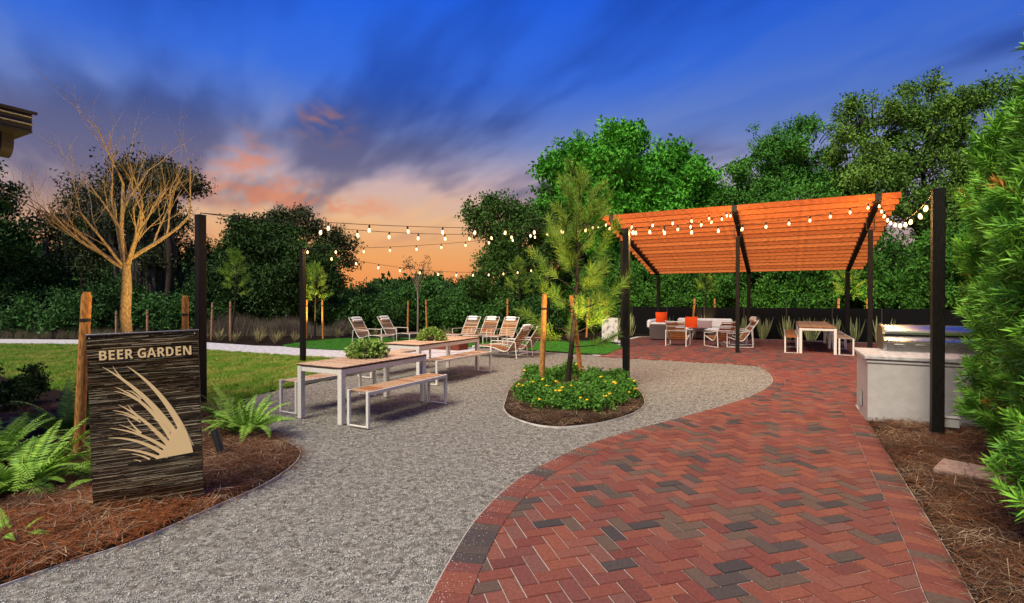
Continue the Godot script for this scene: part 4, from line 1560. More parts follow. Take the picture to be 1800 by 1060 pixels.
func build_furniture() -> void:
	var mixed := [M.teak_u, M.teak_pale, M.teak_pale]
	var near := make_table("nearer of the two long white dining tables on the gravel", S(-5.72, 4.57), 0.82, 1.72, 0.735, mixed)
	make_bench("white bench with warm brown seat on the open gravel side of the nearer long table", S(-4.84, 4.60), 0.36, 1.66, 0.45, [M.teak_warm, M.teak_u])
	make_bench("white bench on the lawn side of the nearer long table", S(-6.26, 4.70), 0.36, 1.55, 0.45, mixed)
	make_table("farther of the two long white dining tables, beside the rust red fire pit", S(-6.86, 7.48), 0.86, 2.12, 0.735, mixed)
	make_bench("white bench on the open gravel side of the farther long table", S(-5.98, 7.50), 0.38, 1.96, 0.45, [M.teak_grey, M.teak_u])
	make_bench("white bench between the farther long table and the concrete path", S(-7.64, 7.55), 0.38, 1.95, 0.45, mixed)
	bowl_of_plants("low bowl of bright green leaves on the nearer long table", S(-5.42, 5.55, 0.737), 0.25, 501)
	bowl_of_plants("low bowl of bright green leaves on the farther long table", S(-6.45, 8.45, 0.737), 0.25, 502)
	# terrace dining
	make_table("front square table of the terrace dining set, facing the brick walk", S(0.40, 16.84), 0.92, 2.1, 0.775, [M.teak_warm, M.teak_u])
	make_table("rear square table of the terrace dining set, near the striped plants", S(0.40, 19.02), 0.92, 2.1, 0.775, [M.teak_warm, M.teak_u])
	make_bench("front bench on the pergola side of the terrace dining set", S(0.02, 16.82), 0.36, 1.9, 0.47, [M.teak_warm, M.teak_red])
	make_bench("rear bench on the pergola side of the terrace dining set", S(0.02, 18.95), 0.36, 1.9, 0.47, [M.teak_warm, M.teak_red])
	make_bench("front bench on the kitchen side of the terrace dining set", S(1.36, 16.84), 0.37, 1.9, 0.47, [M.teak_grey, M.teak_u])
	make_bench("rear bench on the kitchen side of the terrace dining set", S(1.36, 18.95), 0.37, 1.9, 0.47, [M.teak_grey, M.teak_u])
	# chaises: head away from the foot along local x
	var turf := [M.teak_grey, M.teak_grey, M.teak_u]
	make_lounger("chaise on the turf nearest the lawn pole, head towards the small lit pine", S(-12.15, 13.47, 0.025), -TURN + PI, turf)
	make_lounger("chaise on the turf set just behind the one nearest the lawn pole", S(-12.0, 14.75, 0.025), -TURN + PI, turf)
	var warm := [M.teak_red, M.teak_grey, M.teak_u]
	make_lounger("chaise behind the fire pit farthest from the young pine", S(-10.45, 14.75, 0.025), -TURN + PI / 2, warm)
	make_lounger("middle chaise of the three facing out behind the fire pit", S(-9.65, 14.8, 0.025), -TURN + PI / 2, warm)
	make_lounger("chaise behind the fire pit nearest to the young pine", S(-8.85, 14.85, 0.025), -TURN + PI / 2, warm)
	make_lounger("front chaise on the gravel with its back to the flower bed", S(-7.62, 12.13, 0.0), -TURN, [M.teak_warm, M.teak_grey])
	make_lounger("second chaise on the gravel, half hidden behind the front one", S(-7.55, 12.95, 0.0), -TURN, [M.teak_warm, M.teak_grey])
	# fire pit
	var fp := thing("fire_pit", "rust red steel fire pit box on the concrete pad", "fire pit", S(-8.73, 12.79, 0.004), -TURN)
	var fb := MB.new()
	fb.bx(Vector3(-0.75, 0.17, -0.26), Vector3(1.5, 0.34, 0.52), 0.006)
	obj("steel_box", fb, M.corten, fp)
	var ft := MB.new()
	for x in [-1.47, -0.03]:
		ft.bx(Vector3(x, 0.35, -0.26), Vector3(0.06, 0.02, 0.52), 0.004)
	for z in [-0.03, -0.49]:
		ft.bx(Vector3(-0.75, 0.35, z), Vector3(1.38, 0.02, 0.06), 0.004)
	obj("rim", ft, M.corten, fp)
	var fs := MB.new()
	rng.seed = 77
	for i in 60:
		fs.box(Transform3D(rbasis(1.0), Vector3(rf(-1.4, -0.1), 0.345 + rf(-0.004, 0.01), rf(-0.44, -0.08))), Vector3.ONE * rf(0.03, 0.06), 0.006)
	var lava := obj("lava_rock", fs, M.bowl, fp)
	lava.set_meta("kind", "stuff")
	# pergola lounge
	var face := -TURN + PI / 2
	make_armchair("slatted armchair with its back to the yard, closest to the grey sofa end", S(-3.14, 18.05), -TURN - PI / 2, false)
	make_armchair("slatted armchair turned aslant beside the middle front post", P(6.82, 17.1), -PI / 2 + 0.17, false)
	make_armchair("reclining slatted armchair seen from the side with a round beige pillow, nearer the brick walk", P(7.05, 16.75), -TURN + 0.35, true)
	make_armchair("reclining slatted armchair seen from the side with a round beige pillow, behind its twin", P(7.55, 17.75), -TURN + 0.35, true)
	var sf := thing("outdoor_sofa", "grey wicker corner sofa with white cushions under the pergola", "sofa", S(-4.55, 19.6), -TURN)
	var a := MB.new()
	a.bx(Vector3(0.33, 0.31, -0.9), Vector3(0.66, 0.56, 1.8), 0.02)
	obj("arm_section", a, M.wicker, sf)
	var a2 := MB.new()
	a2.bx(Vector3(1.75, 0.17, -1.55), Vector3(2.1, 0.26, 0.8), 0.02)
	obj("seat_base", a2, M.wicker, sf)
	var c1 := MB.new()
	c1.bx(Vector3(1.75, 0.375, -1.5), Vector3(2.08, 0.14, 0.78), 0.05)
	obj("seat_cushion", c1, M.cushion_white, sf)
	var c2 := MB.new()
	c2.bx(Vector3(1.75, 0.62, -1.88), Vector3(2.08, 0.36, 0.16), 0.06)
	obj("back_cushion", c2, M.cushion_white, sf)
	var c3 := MB.new()
	c3.bx(Vector3(-0.06, 0.6, -0.95), Vector3(0.16, 0.34, 1.6), 0.06)
	obj("back_cushion", c3, M.cushion_white, sf)
	var c4 := MB.new()
	c4.bx(Vector3(0.34, 0.63, -0.9), Vector3(0.6, 0.08, 1.7), 0.03)
	obj("seat_cushion", c4, M.cushion_white, sf)
	pillow("throw_pillow", "orange throw pillow on the near end of the grey sofa", S(-4.15, 19.85, 0.87), -TURN + 0.5, -0.15, 0.46, 0.42, M.cushion_orange)
	pillow("throw_pillow", "orange throw pillow against the sofa's white back", S(-3.25, 21.1, 0.65), -TURN, -0.2, 0.5, 0.46, M.cushion_orange)
	pillow("throw_pillow", "dusty mauve throw pillow beside the orange one on the sofa", S(-2.72, 20.98, 0.58), -TURN, -0.25, 0.56, 0.3, M.cushion_mauve)
	var ct := thing("coffee_table", "round dark coffee table on thin white hairpin legs", "coffee table", P(7.1, 19.3), 0.0)
	var top := MB.new()
	top.lathe([Vector2(0.001, 0.445), Vector2(0.36, 0.445), Vector2(0.37, 0.455), Vector2(0.36, 0.465), Vector2(0.001, 0.466)], 28)
	obj("table_top", top, M.bronze, ct)
	for i in 3:
		var ang := TAU * i / 3 + 0.5
		var l := MB.new()
		l.tube([Vector3(cos(ang - 0.2) * 0.2, 0.445, sin(ang - 0.2) * 0.2), Vector3(cos(ang) * 0.33, 0.01, sin(ang) * 0.33), Vector3(cos(ang + 0.2) * 0.2, 0.445, sin(ang + 0.2) * 0.2)], [0.009, 0.009, 0.009], 6)
		obj("hairpin_leg", l, M.white_metal, ct)
	# white panel near the turf
	var wp := thing("white_panel", "pale blank sign panel standing at the corner of the turf", "panel", S(-5.65, 17.12), -TURN + 0.12)
	var pb := MB.new()
	pb.bx(Vector3(0.3, 0.5, 0), Vector3(0.56, 0.84, 0.03), 0.004)
	obj("panel_board", pb, M.panel_white, wp)
	for x in [0.05, 0.55]:
		var l := MB.new()
		l.bx(Vector3(x, 0.24, -0.03), Vector3(0.03, 0.56, 0.03), 0.003)
		obj("leg", l, M.black_metal, wp)


# ---------------------------------------------------------------- leaves
func one_leaf(b: MB, base: Vector3, d: Vector3, side: Vector3, len: float, wid: float, fold := 0.25) -> void:
	var up := side.cross(d).normalized()
	var tip := base + d * len
	var mid := base + d * len * 0.42
	var l := mid - side * wid / 2 + up * wid * fold
	var r := mid + side * wid / 2 + up * wid * fold
	b.leaf3(base, l, tip)
	b.leaf3(base, tip, r)


func leaf_spray(n: int, r: float, len: float, wid: float, upward: float) -> ArrayMesh:
	var b := MB.new()
	for i in n:
		var o := rdir() * r * pow(rf(0, 1), 0.5)
		var d := (rdir() + Vector3.UP * upward + o / maxf(r, 0.001) * 0.6).normalized()
		var s := d.cross(rdir()).normalized()
		one_leaf(b, o, d, s, len * rf(0.7, 1.15), wid * rf(0.8, 1.15))
	return b.mesh()


# a shoot with narrow leaves all round it, along +y
func shoot(n: int, len: float, leaf: float, wid: float, a0: float, a1: float) -> ArrayMesh:
	var b := MB.new()
	b.tube([Vector3.ZERO, Vector3(0, len, 0)], [wid * 0.3, wid * 0.15], 3, false)
	for i in n:
		var f := (i + rf(0, 0.8)) / n
		var a := i * 2.399 + rf(-0.3, 0.3)
		var tilt := lerpf(a1, a0, f)
		var d := (Vector3(cos(a), 0, sin(a)) * sin(tilt) + Vector3.UP * cos(tilt)).normalized()
		var s := Vector3(-sin(a), 0, cos(a))
		one_leaf(b, Vector3(0, len * f, 0), d, s, leaf * rf(0.75, 1.1) * (1.0 - 0.25 * absf(f - 0.5)), wid, 0.18)
	return b.mesh()


# a bottlebrush of long needles along +y
func needle_tuft(n: int, len: float, needle: float, wid: float, a0: float, a1: float) -> ArrayMesh:
	var b := MB.new()
	b.tube([Vector3(0, -0.02, 0), Vector3(0, len, 0)], [0.006, 0.004], 4, false)
	for i in n:
		var f := rf(0, 1)
		var a := rf(0, TAU)
		var tilt := lerpf(a1, a0, f) + rf(-0.2, 0.2)
		var d := Vector3(cos(a) * sin(tilt), cos(tilt), sin(a) * sin(tilt))
		var s := d.cross(rdir()).normalized() * wid
		var o := Vector3(0, len * f, 0)
		var ln := needle * rf(0.7, 1.1)
		var m := o + d * ln * 0.55
		var tip := o + d * ln + Vector3(0, -0.12 * ln, 0)
		b.leaf3(o - s, m - s * 0.8, m + s * 0.8)
		b.leaf3(o - s, m + s * 0.8, o + s)
		b.leaf3(m - s * 0.8, tip, m + s * 0.8)
	return b.mesh()


# ---------------------------------------------------------------- trees
func limb(b: MB, a: Vector3, e: Vector3, r0: float, r1: float, wobble: float, sides := 6) -> void:
	var pts := []
	var rr := []
	var n := 6
	var len := a.distance_to(e)
	for i in n + 1:
		var f := float(i) / n
		var o := Vector3(rf(-1, 1), rf(-0.5, 0.5), rf(-1, 1)) * wobble * len * (1.0 if i > 0 and i < n else 0.0)
		pts.append(a.lerp(e, f) + o + Vector3.UP * 0.06 * len * sin(f * PI))
		rr.append(lerpf(r0, r1, f))
	b.tube(pts, rr, sides, false)


# lobes: centre (x, y, depth) from the foot, radii, and how many sprays
func tree(called: String, label: String, group: String, at: Vector3, trunk_h: float, trunk_r: float, lobes: Array, leaf: ArrayMesh, m: Material, sc: float, ca: Color, cb: Color, sd: int, opts := {}) -> Node3D:
	rng.seed = sd
	var t := thing(called, label, opts.get("category", "tree"), at, 0.0, group)
	var b := MB.new()
	var lean: Vector3 = opts.get("lean", Vector3.ZERO)
	var crotch := Vector3(0, trunk_h, 0) + lean
	var stems: int = opts.get("stems", 1)
	for i in stems:
		var foot := Vector3(rf(-0.3, 0.3), -0.1, rf(-0.3, 0.3)) * (0.0 if stems == 1 else 1.0)
		limb(b, foot + Vector3(0, -0.1, 0), crotch + Vector3(rf(-1, 1), 0, rf(-1, 1)) * (0.0 if stems == 1 else 0.5), trunk_r, trunk_r * 0.62, 0.03, 9)
	var xs := []
	var cs := []
	var spread: float = opts.get("spread", 0.2)
	var per: int = opts.get("per", 22)
	for l in lobes:
		var c := Vector3(l[0], l[1], -l[2])
		var rad := Vector3(l[3], l[4], l[5])
		var mean: float = (l[3] + l[4] + l[5]) / 3.0
		var hub := c - Vector3(0, l[4] * 0.45, 0)
		limb(b, crotch, hub, trunk_r * 0.5, trunk_r * 0.22, 0.05, 7)
		var clumps := maxi(1, int(l[6] / float(per)))
		for i in clumps:
			var d := rdir()
			var q := c + d * rad * pow(rf(0.2, 1.0), 0.36) * (1.0 + 0.12 * sin(d.x * 5.0 + sd) * cos(d.y * 4.0))
			if q.y < 0.15:
				q.y = rf(0.15, 0.6)
			if i % 3 == 0 and opts.get("twigs", true):
				limb(b, hub, q, trunk_r * 0.16, trunk_r * 0.03, 0.06, 4)
			var tone := rf(0, 1)
			for j in per:
				var o: Vector3 = Vector3(rng.randfn(), rng.randfn() * 0.75, rng.randfn()) * mean * spread
				xs.append(Transform3D(rbasis(sc * rf(0.75, 1.25)), q + o))
				cs.append(ca.lerp(cb, clampf(tone * 0.7 + rf(0, 0.3), 0, 1)))
		for i in opts.get("sprigs", 0):
			var d := rdir()
			d.y = absf(d.y) * 0.9 + 0.1
			var q := c + d.normalized() * rad * rf(0.98, 1.3)
			limb(b, c + d.normalized() * rad * 0.5, q, 0.03, 0.008, 0.05, 3)
			for j in 9:
				xs.append(Transform3D(rbasis(sc * rf(0.5, 0.9)), q.lerp(c + d.normalized() * rad * 0.75, rf(0, 0.7)) + rdir() * 0.22))
				cs.append(ca.lerp(cb, rf(0, 1)))
	obj("trunk", b, opts.get("bark", M.bark), t)
	many("crown", leaf, m, xs, cs, t)
	return t


func bush(label: String, group: String, x: float, z: float, rx: float, h: float, n: int, leaf: ArrayMesh, sc: float, ca: Color, cb: Color, sd: int) -> void:
	tree("shrub", label, group, P(x, z, -0.05), h * 0.35, 0.05, [[0, h * 0.5, 0, rx, h * 0.5, rx * 0.8, n], [rx * 0.4, h * 0.3, -0.3, rx * 0.7, h * 0.32, rx * 0.6, n / 3], [-rx * 0.45, h * 0.28, -0.3, rx * 0.65, h * 0.3, rx * 0.6, n / 3]], leaf, M.leaf, sc, ca, cb, sd, {"category": "shrub", "stems": 3, "spread": 0.15, "sprigs": 16})


func build_woods() -> void:
	rng.seed = 300
	var broad := leaf_spray(11, 0.3, 0.27, 0.13, 0.5)
	var small := leaf_spray(11, 0.26, 0.17, 0.08, 0.45)
	var sparse := leaf_spray(7, 0.3, 0.16, 0.07, 0.2)
	var g := "trees of the woods round the garden"
	# the big oak behind the pergola
	tree("oak_tree", "great round bright green oak rising behind the pergola's near end", g, P(5.8, 27.5), 3.0, 0.5, [[-1.0, 7.4, 0, 3.2, 2.9, 3.0, 4420], [2.5, 6.9, -0.2, 2.6, 2.8, 2.6, 3060], [-2.8, 5.9, -0.8, 2.1, 1.9, 2.0, 1275], [0.6, 5.4, -1.2, 3.0, 1.9, 2.0, 1700], [3.4, 5.2, -0.6, 1.9, 2.0, 1.8, 1105]], broad, M.leaf, 1.0, Color(0.03, 0.18, 0.014), Color(0.125, 0.46, 0.038), 311, {"spread": 0.12, "per": 52, "sprigs": 14})
	tree("laurel_oak", "loose dark tree leaning out over the turf, left of the great oak", g, P(0.6, 24.5), 3.0, 0.24, [[-1.3, 5.4, 0, 1.7, 1.3, 1.2, 700], [-0.2, 4.0, -0.4, 1.6, 1.6, 1.3, 1100], [0.8, 5.6, 0.4, 1.3, 1.4, 1.2, 700], [-0.9, 2.4, -0.5, 1.9, 1.5, 1.2, 900]], small, M.leaf, 0.95, Color(0.03, 0.08, 0.014), Color(0.07, 0.16, 0.03), 312, {"spread": 0.17, "lean": Vector3(-0.5, 0, 0)})
	tree("elm_tree", "airy green tree above the pergola's high end", g, P(14.2, 25.0), 4.0, 0.3, [[-1.5, 7.8, 0, 1.9, 1.9, 1.8, 816], [0.6, 8.6, 0.3, 2.0, 1.7, 1.8, 816], [-0.4, 5.8, -0.8, 2.9, 1.9, 2.0, 1196], [2.6, 6.6, 0, 1.8, 2.2, 1.8, 816], [-2.9, 6.0, 0.2, 1.2, 1.6, 1.2, 380]], small, M.leaf, 1.0, Color(0.03, 0.13, 0.015), Color(0.10, 0.30, 0.04), 313, {"spread": 0.12, "per": 34, "sprigs": 22})
	tree("elm_tree", "tall airy tree with twiggy top behind the kitchen pole", g, P(18.2, 22.5), 4.5, 0.3, [[-2.2, 8.6, 0, 1.7, 1.9, 1.6, 761], [0.4, 9.4, 0.2, 1.9, 1.9, 1.7, 816], [2.6, 9.0, 0, 1.8, 2.2, 1.6, 761], [-1.2, 6.0, -0.6, 2.7, 2.2, 2.0, 1196], [2.0, 5.6, -0.6, 2.6, 2.4, 2.0, 1142]], small, M.leaf, 1.0, Color(0.045, 0.13, 0.016), Color(0.17, 0.31, 0.05), 314, {"spread": 0.12, "per": 34, "sprigs": 22})
	tree("elm_tree", "broad green tree at the picture's edge above the clipped hedge", g, P(22.5, 20.5), 4.0, 0.3, [[0, 8.3, 0, 2.4, 2.6, 2.0, 1088], [-1.0, 5.2, 0, 2.6, 2.4, 2.0, 979], [2.0, 6.0, 0, 2.4, 3.0, 2.0, 816]], small, M.leaf, 1.0, Color(0.03, 0.12, 0.015), Color(0.09, 0.27, 0.04), 315, {"spread": 0.12, "per": 34, "sprigs": 22})
	tree("young_oak", "dark rounded tree in the gap between the great oak and the airy trees", g, P(12.3, 31.0), 3.0, 0.26, [[0, 6.2, 0, 2.6, 2.0, 2.0, 1300], [-2.0, 5.4, 0, 1.8, 1.6, 1.6, 800], [1.6, 5.0, 0, 2.2, 2.0, 1.8, 900]], broad, M.leaf, 1.0, Color(0.02, 0.09, 0.012), Color(0.05, 0.16, 0.02), 316, {"spread": 0.15})
	# under the trees, behind the fence
	var row := [[4.6, 25.0, 1.7, 4.0, 900], [6.6, 24.6, 1.5, 3.4, 800], [8.9, 25.3, 1.9, 4.6, 1000], [11.2, 24.0, 1.7, 4.0, 900], [13.2, 22.8, 1.7, 4.2, 1000], [15.2, 21.0, 1.6, 4.4, 1000], [16.9, 19.4, 1.5, 4.6, 1000], [18.4, 17.6, 1.5, 4.8, 1000], [3.0, 25.6, 1.5, 3.4, 700]]
	var names := ["bright bush behind the fence under the great oak's trunk", "dark bush in the shade behind the sofa", "full green bush behind the lit pine on the terrace", "dark bush behind the middle of the black fence", "leafy bush behind the striped plants", "leafy bush with pale twigs behind the terrace tables", "tall bush between the pergola and the kitchen pole", "tall bush behind the stainless grill", "dark bush at the near end of the black fence"]
	for i in row.size():
		var r: Array = row[i]
		bush(names[i], "bushes behind the black fence", r[0], r[1], r[2], r[3], r[4], small, 0.95, Color(0.025, 0.10, 0.014), Color(0.09, 0.26, 0.03), 330 + i)
	# low wood in the middle distance
	var mid := [[-3.6, 31.0, 2.52, 2.67, 800], [-6.0, 33.0, 2.56, 2.96, 800], [-8.2, 30.0, 2.67, 2.3, 800], [-1.2, 30.0, 2.13, 2.96, 800], [1.4, 29.0, 2.65, 2.92, 900], [3.6, 30.5, 2.13, 4.83, 900], [-4.6, 25.5, 1.67, 2.3, 700], [-6.9, 24.6, 1.74, 1.66, 600], [-1.9, 25.0, 1.5, 2.21, 600], [0.2, 22.8, 1.7, 1.61, 600]]
	names = ["low rounded bush on the skyline left of the small bare tree", "low rounded bush on the skyline beyond the turf chaises", "dark bush on the skyline beside the tall thicket", "low bush on the skyline right of the small bare tree", "bush on the skyline below the leaning dark tree", "taller bush at the foot of the great oak", "dark dome of a bush behind the turf chaises", "dark bush beside the small lit pine", "dark bush behind the chaises facing out", "leafy bush behind the fire pit chaises"]
	for i in mid.size():
		var r: Array = mid[i]
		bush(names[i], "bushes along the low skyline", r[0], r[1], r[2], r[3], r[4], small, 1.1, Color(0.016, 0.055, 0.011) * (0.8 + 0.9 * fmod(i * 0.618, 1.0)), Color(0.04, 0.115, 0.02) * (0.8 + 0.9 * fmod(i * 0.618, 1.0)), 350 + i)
	# the tall thicket left of the lawn pole
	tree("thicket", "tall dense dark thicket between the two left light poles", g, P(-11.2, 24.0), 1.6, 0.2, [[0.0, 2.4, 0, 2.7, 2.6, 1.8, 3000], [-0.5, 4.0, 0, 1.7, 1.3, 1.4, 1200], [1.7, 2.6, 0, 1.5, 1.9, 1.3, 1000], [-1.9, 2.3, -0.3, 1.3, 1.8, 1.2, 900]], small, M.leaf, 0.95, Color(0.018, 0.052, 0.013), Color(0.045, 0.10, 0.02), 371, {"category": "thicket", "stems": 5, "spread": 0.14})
	tree("scrub_oak", "small loose oak showing over the top of the tall thicket", g, P(-10.7, 26.5), 3.4, 0.16, [[-0.4, 5.6, 0, 1.3, 0.7, 0.9, 330], [0.9, 4.9, 0, 1.1, 0.8, 0.9, 300], [1.8, 3.9, 0, 1.0, 0.7, 0.8, 260]], sparse, M.leaf, 1.15, Color(0.03, 0.045, 0.016), Color(0.06, 0.08, 0.03), 372, {"spread": 0.2})
	# mossy oak and its neighbours on the left
	build_mossy_oak(sparse)
	tree("snag_tree", "thin dark trunk with few leaves right of the bare lit tree", g, P(-15.4, 22.8), 7.0, 0.16, [[0.3, 7.2, 0, 0.9, 0.55, 0.6, 110], [-0.4, 6.2, 0, 0.7, 0.4, 0.5, 60], [0.3, 5.0, 0, 0.5, 0.5, 0.5, 60], [-0.2, 3.6, 0, 0.4, 0.6, 0.4, 40]], sparse, M.leaf, 1.0, Color(0.03, 0.04, 0.016), Color(0.05, 0.065, 0.025), 374, {"spread": 0.24, "per": 8})
	tree("palm_tree", "slim dark tree behind the bare lit tree's trunk", g, P(-17.1, 23.2), 4.6, 0.13, [[0, 5.0, 0, 0.7, 1.2, 0.6, 260], [0.3, 3.4, 0, 0.6, 0.8, 0.5, 140]], sparse, M.leaf, 1.0, Color(0.03, 0.045, 0.016), Color(0.05, 0.075, 0.025), 375, {"spread": 0.22})
	tree("elm_tree", "leafy tree cut off by the picture's far edge under the eave", g, P(-22.9, 22.0), 3.0, 0.25, [[-0.6, 6.2, 0, 1.5, 1.2, 1.2, 600], [0.2, 4.2, 0, 1.6, 1.3, 1.3, 800], [-1.4, 3.2, 0, 1.8, 2.0, 1.5, 900]], small, M.leaf, 1.1, Color(0.02, 0.06, 0.014), Color(0.05, 0.12, 0.025), 376, {"spread": 0.17})
	for i in 4:
		var q: Array = [[-19.9, 23.4, 5.2, 0.5], [-16.2, 24.6, 6.0, -0.4], [-13.6, 25.0, 5.0, 0.6], [-12.2, 26.0, 6.2, 0.3]][i]
		tree("slim_oak", ["slim crooked oak in the shade below the mossy oak", "slim dark oak standing deep behind the bare lit tree", "slim oak between the thin dark trunk and the tall thicket", "slim dark oak rising behind the tall thicket"][i], g, P(q[0], q[1]), q[2] * 0.6, 0.1, [[q[3], q[2] * 0.85, 0, 0.9, 0.7, 0.8, 150], [-q[3] * 1.4, q[2] * 0.66, 0.2, 0.8, 0.6, 0.7, 120], [q[3] * 1.5, q[2] * 0.55, -0.2, 0.7, 0.6, 0.6, 90]], sparse, M.leaf, 1.1, Color(0.025, 0.045, 0.014), Color(0.055, 0.09, 0.025), 390 + i, {"spread": 0.22, "per": 12, "sprigs": 8})
	var left := [[-21.6, 22.6, 1.3, 3.3, 800], [-19.2, 21.8, 1.9, 1.8, 700], [-17.2, 21.9, 1.1, 2.5, 700], [-15.2, 22.3, 1.7, 1.7, 600], [-13.4, 23.2, 1.2, 3.3, 850], [-23.6, 21.6, 1.5, 2.9, 800]]
	names = ["deep green bush under the mossy oak's shade side", "broad green bush below the mossy oak", "low green bush behind the bare lit tree", "leafy bush at the foot of the thin dark trunk", "tall bush against the thicket's near side", "deep green bush at the lawn path's far end"]
	for i in left.size():
		var r: Array = left[i]
		bush(names[i], "bushes across the lawn", r[0], r[1], r[2], r[3], r[4], small, 1.0, Color(0.013, 0.045, 0.011) * [0.8, 1.5, 1.0, 1.7, 0.9, 1.3][i], Color(0.036, 0.1, 0.02) * [0.8, 1.5, 1.0, 1.7, 0.9, 1.3][i], 380 + i)
	# what closes the wood behind: nobody could count it
	rng.seed = 399
	var xs := []
	var cs := []
	for i in 9000:
		var x := rf(-42, 36)
		var z := 34.0 + rf(0, 5) - absf(x) * 0.12
		var top := 2.3 + 0.5 * sin(x * 0.7) + 0.3 * sin(x * 1.9) + (2.2 if x < -16 or x > 4 else 0.0)
		xs.append(Transform3D(rbasis(rf(1.4, 2.2)), P(x, z, rf(0, 1) * top)))
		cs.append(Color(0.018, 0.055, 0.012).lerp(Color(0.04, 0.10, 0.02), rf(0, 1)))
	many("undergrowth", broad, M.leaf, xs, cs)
	xs = []
	cs = []
	for i in 2100:     # shade-side growth right behind the fence and the far beds
		var f := rf(0, 1)
		var p := S(lerpf(-7, 14, f), 25.2 + rf(0, 2.6), rf(0, 1) * 2.6)
		if f < 0.4:
			p = P(lerpf(-27, 2, rf(0, 1)), 25.0 + rf(0, 2.0), rf(0, 1) * 1.7)
		xs.append(Transform3D(rbasis(rf(0.9, 1.4)), p))
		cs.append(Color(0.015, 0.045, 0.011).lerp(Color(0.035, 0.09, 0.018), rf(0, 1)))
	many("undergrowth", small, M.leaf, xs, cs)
	# dry weeds along the foot of the thicket
	var weed := MB.new()
	for i in 9:
		var a := rf(0, TAU)
		var d := Vector3(cos(a) * 0.35, 1.0, sin(a) * 0.35).normalized() * rf(0.35, 0.8)
		var o := Vector3(rf(-0.1, 0.1), 0, rf(-0.1, 0.1))
		var s := Vector3(-sin(a), 0, cos(a)) * 0.006
		weed.leaf3(o - s, o + d, o + s)
	xs = []
	cs = []
	for i in 2600:
		var x := rf(-16.5, -7.2)
		xs.append(Transform3D(Basis(Vector3.UP, rf(0, TAU)).scaled(Vector3.ONE * rf(0.5, 1.2) * (1.0 + 0.45 * sin(x * 1.7) * sin(x * 0.6))), P(x, 21.3 + rf(0, 1.3), 0)))
		cs.append(Color(0.09, 0.082, 0.07).lerp(Color(0.19, 0.16, 0.11), rf(0, 1)))
	for i in 1500:
		xs.append(Transform3D(Basis(Vector3.UP, rf(0, TAU)).scaled(Vector3.ONE * rf(0.35, 0.7)), P(rf(-26, -15), 20.0 + rf(0, 0.9), 0)))
		cs.append(Color(0.10, 0.10, 0.06).lerp(Color(0.22, 0.19, 0.12), rf(0, 1)))
	many("dry_weeds", weed, M.dry, xs, cs)


func build_mossy_oak(leaf: ArrayMesh) -> void:
	var t := tree("mossy_oak", "dark spreading oak hung with grey moss across the lawn", "trees of the woods round the garden", P(-18.9, 24.0), 2.8, 0.42, [[1.4, 7.4, 0, 1.7, 0.7, 1.0, 420], [-1.0, 6.4, 0, 1.8, 0.75, 1.0, 380], [-2.4, 4.9, 0, 1.7, 0.6, 1.0, 330], [2.8, 6.9, 0.2, 1.2, 0.6, 0.9, 260], [-0.4, 5.0, -0.3, 1.9, 0.7, 1.0, 330], [2.0, 5.4, 0, 1.2, 0.8, 0.9, 240]], leaf, M.leaf, 1.15, Color(0.028, 0.04, 0.016), Color(0.06, 0.075, 0.03), 373, {"spread": 0.22, "per": 14, "lean": Vector3(0.4, 0, 0)})
	# moss: hanging grey beards from the limbs
	rng.seed = 374
	var beard := MB.new()
	for i in 16:
		var o := Vector3(rf(-0.09, 0.09), 0, rf(-0.09, 0.09))
		var e := o * 0.3 + Vector3(rf(-0.05, 0.05), -rf(0.5, 1.0), rf(-0.05, 0.05))
		var s := Vector3(rf(-1, 1), 0, rf(-1, 1)).normalized() * 0.012
		beard.leaf3(o - s, o.lerp(e, 0.6) + s * 2, o + s)
		beard.leaf3(o.lerp(e, 0.4) - s, e, o.lerp(e, 0.4) + s)
	var xs := []
	var cs := []
	for i in 520:
		var a := rf(-3.4, 3.2)
		var y := 6.0 - absf(a) * 0.55 + rf(-1.6, 0.5)
		if i > 260:
			a = rf(0.6, 2.6)
			y = rf(1.6, 4.6)
		xs.append(Transform3D(Basis(Vector3.UP, rf(0, TAU)).scaled(Vector3(1, rf(0.7, 1.5), 1)), Vector3(a, y, rf(-0.9, 0.9))))
		cs.append(Color(0.06, 0.062, 0.055).lerp(Color(0.13, 0.13, 0.115), rf(0, 1)))
	many("hanging_moss", beard, M.dry, xs, cs, t)


# the bare tree: limbs that fork again and again
func grow(b: MB, a: Vector3, d: Vector3, len: float, r: float, level: int) -> void:
	r *= 0.84 if level == 0 else 0.97
	var pts := [a]
	var rr := [r]
	var p := a
	var dir := d
	var n := 5
	for i in n:
		dir = (dir + Vector3(rf(-1, 1), rf(-0.4, 0.9), rf(-1, 1)) * 0.13 + Vector3.UP * 0.045).normalized()
		p += dir * len / n
		pts.append(p)
		rr.append(lerpf(r, r * 0.5, (i + 1.0) / n))
	b.tube(pts, rr, 7 if level < 2 else 4, false)
	if level >= 4:
		return
	var kids := 3 if level < 3 else 2
	for i in kids:
		var at: Vector3 = pts[2 + (i * 3) / kids] if i < kids - 1 else pts[n]
		var side := dir.cross(rdir()).normalized()
		var nd := (dir * rf(0.85, 1.2) + side * rf(0.4, 0.75) + Vector3.UP * 0.12).normalized()
		grow(b, at, nd, len * rf(0.55, 0.78), rr[3] * rf(0.5, 0.66), level + 1)


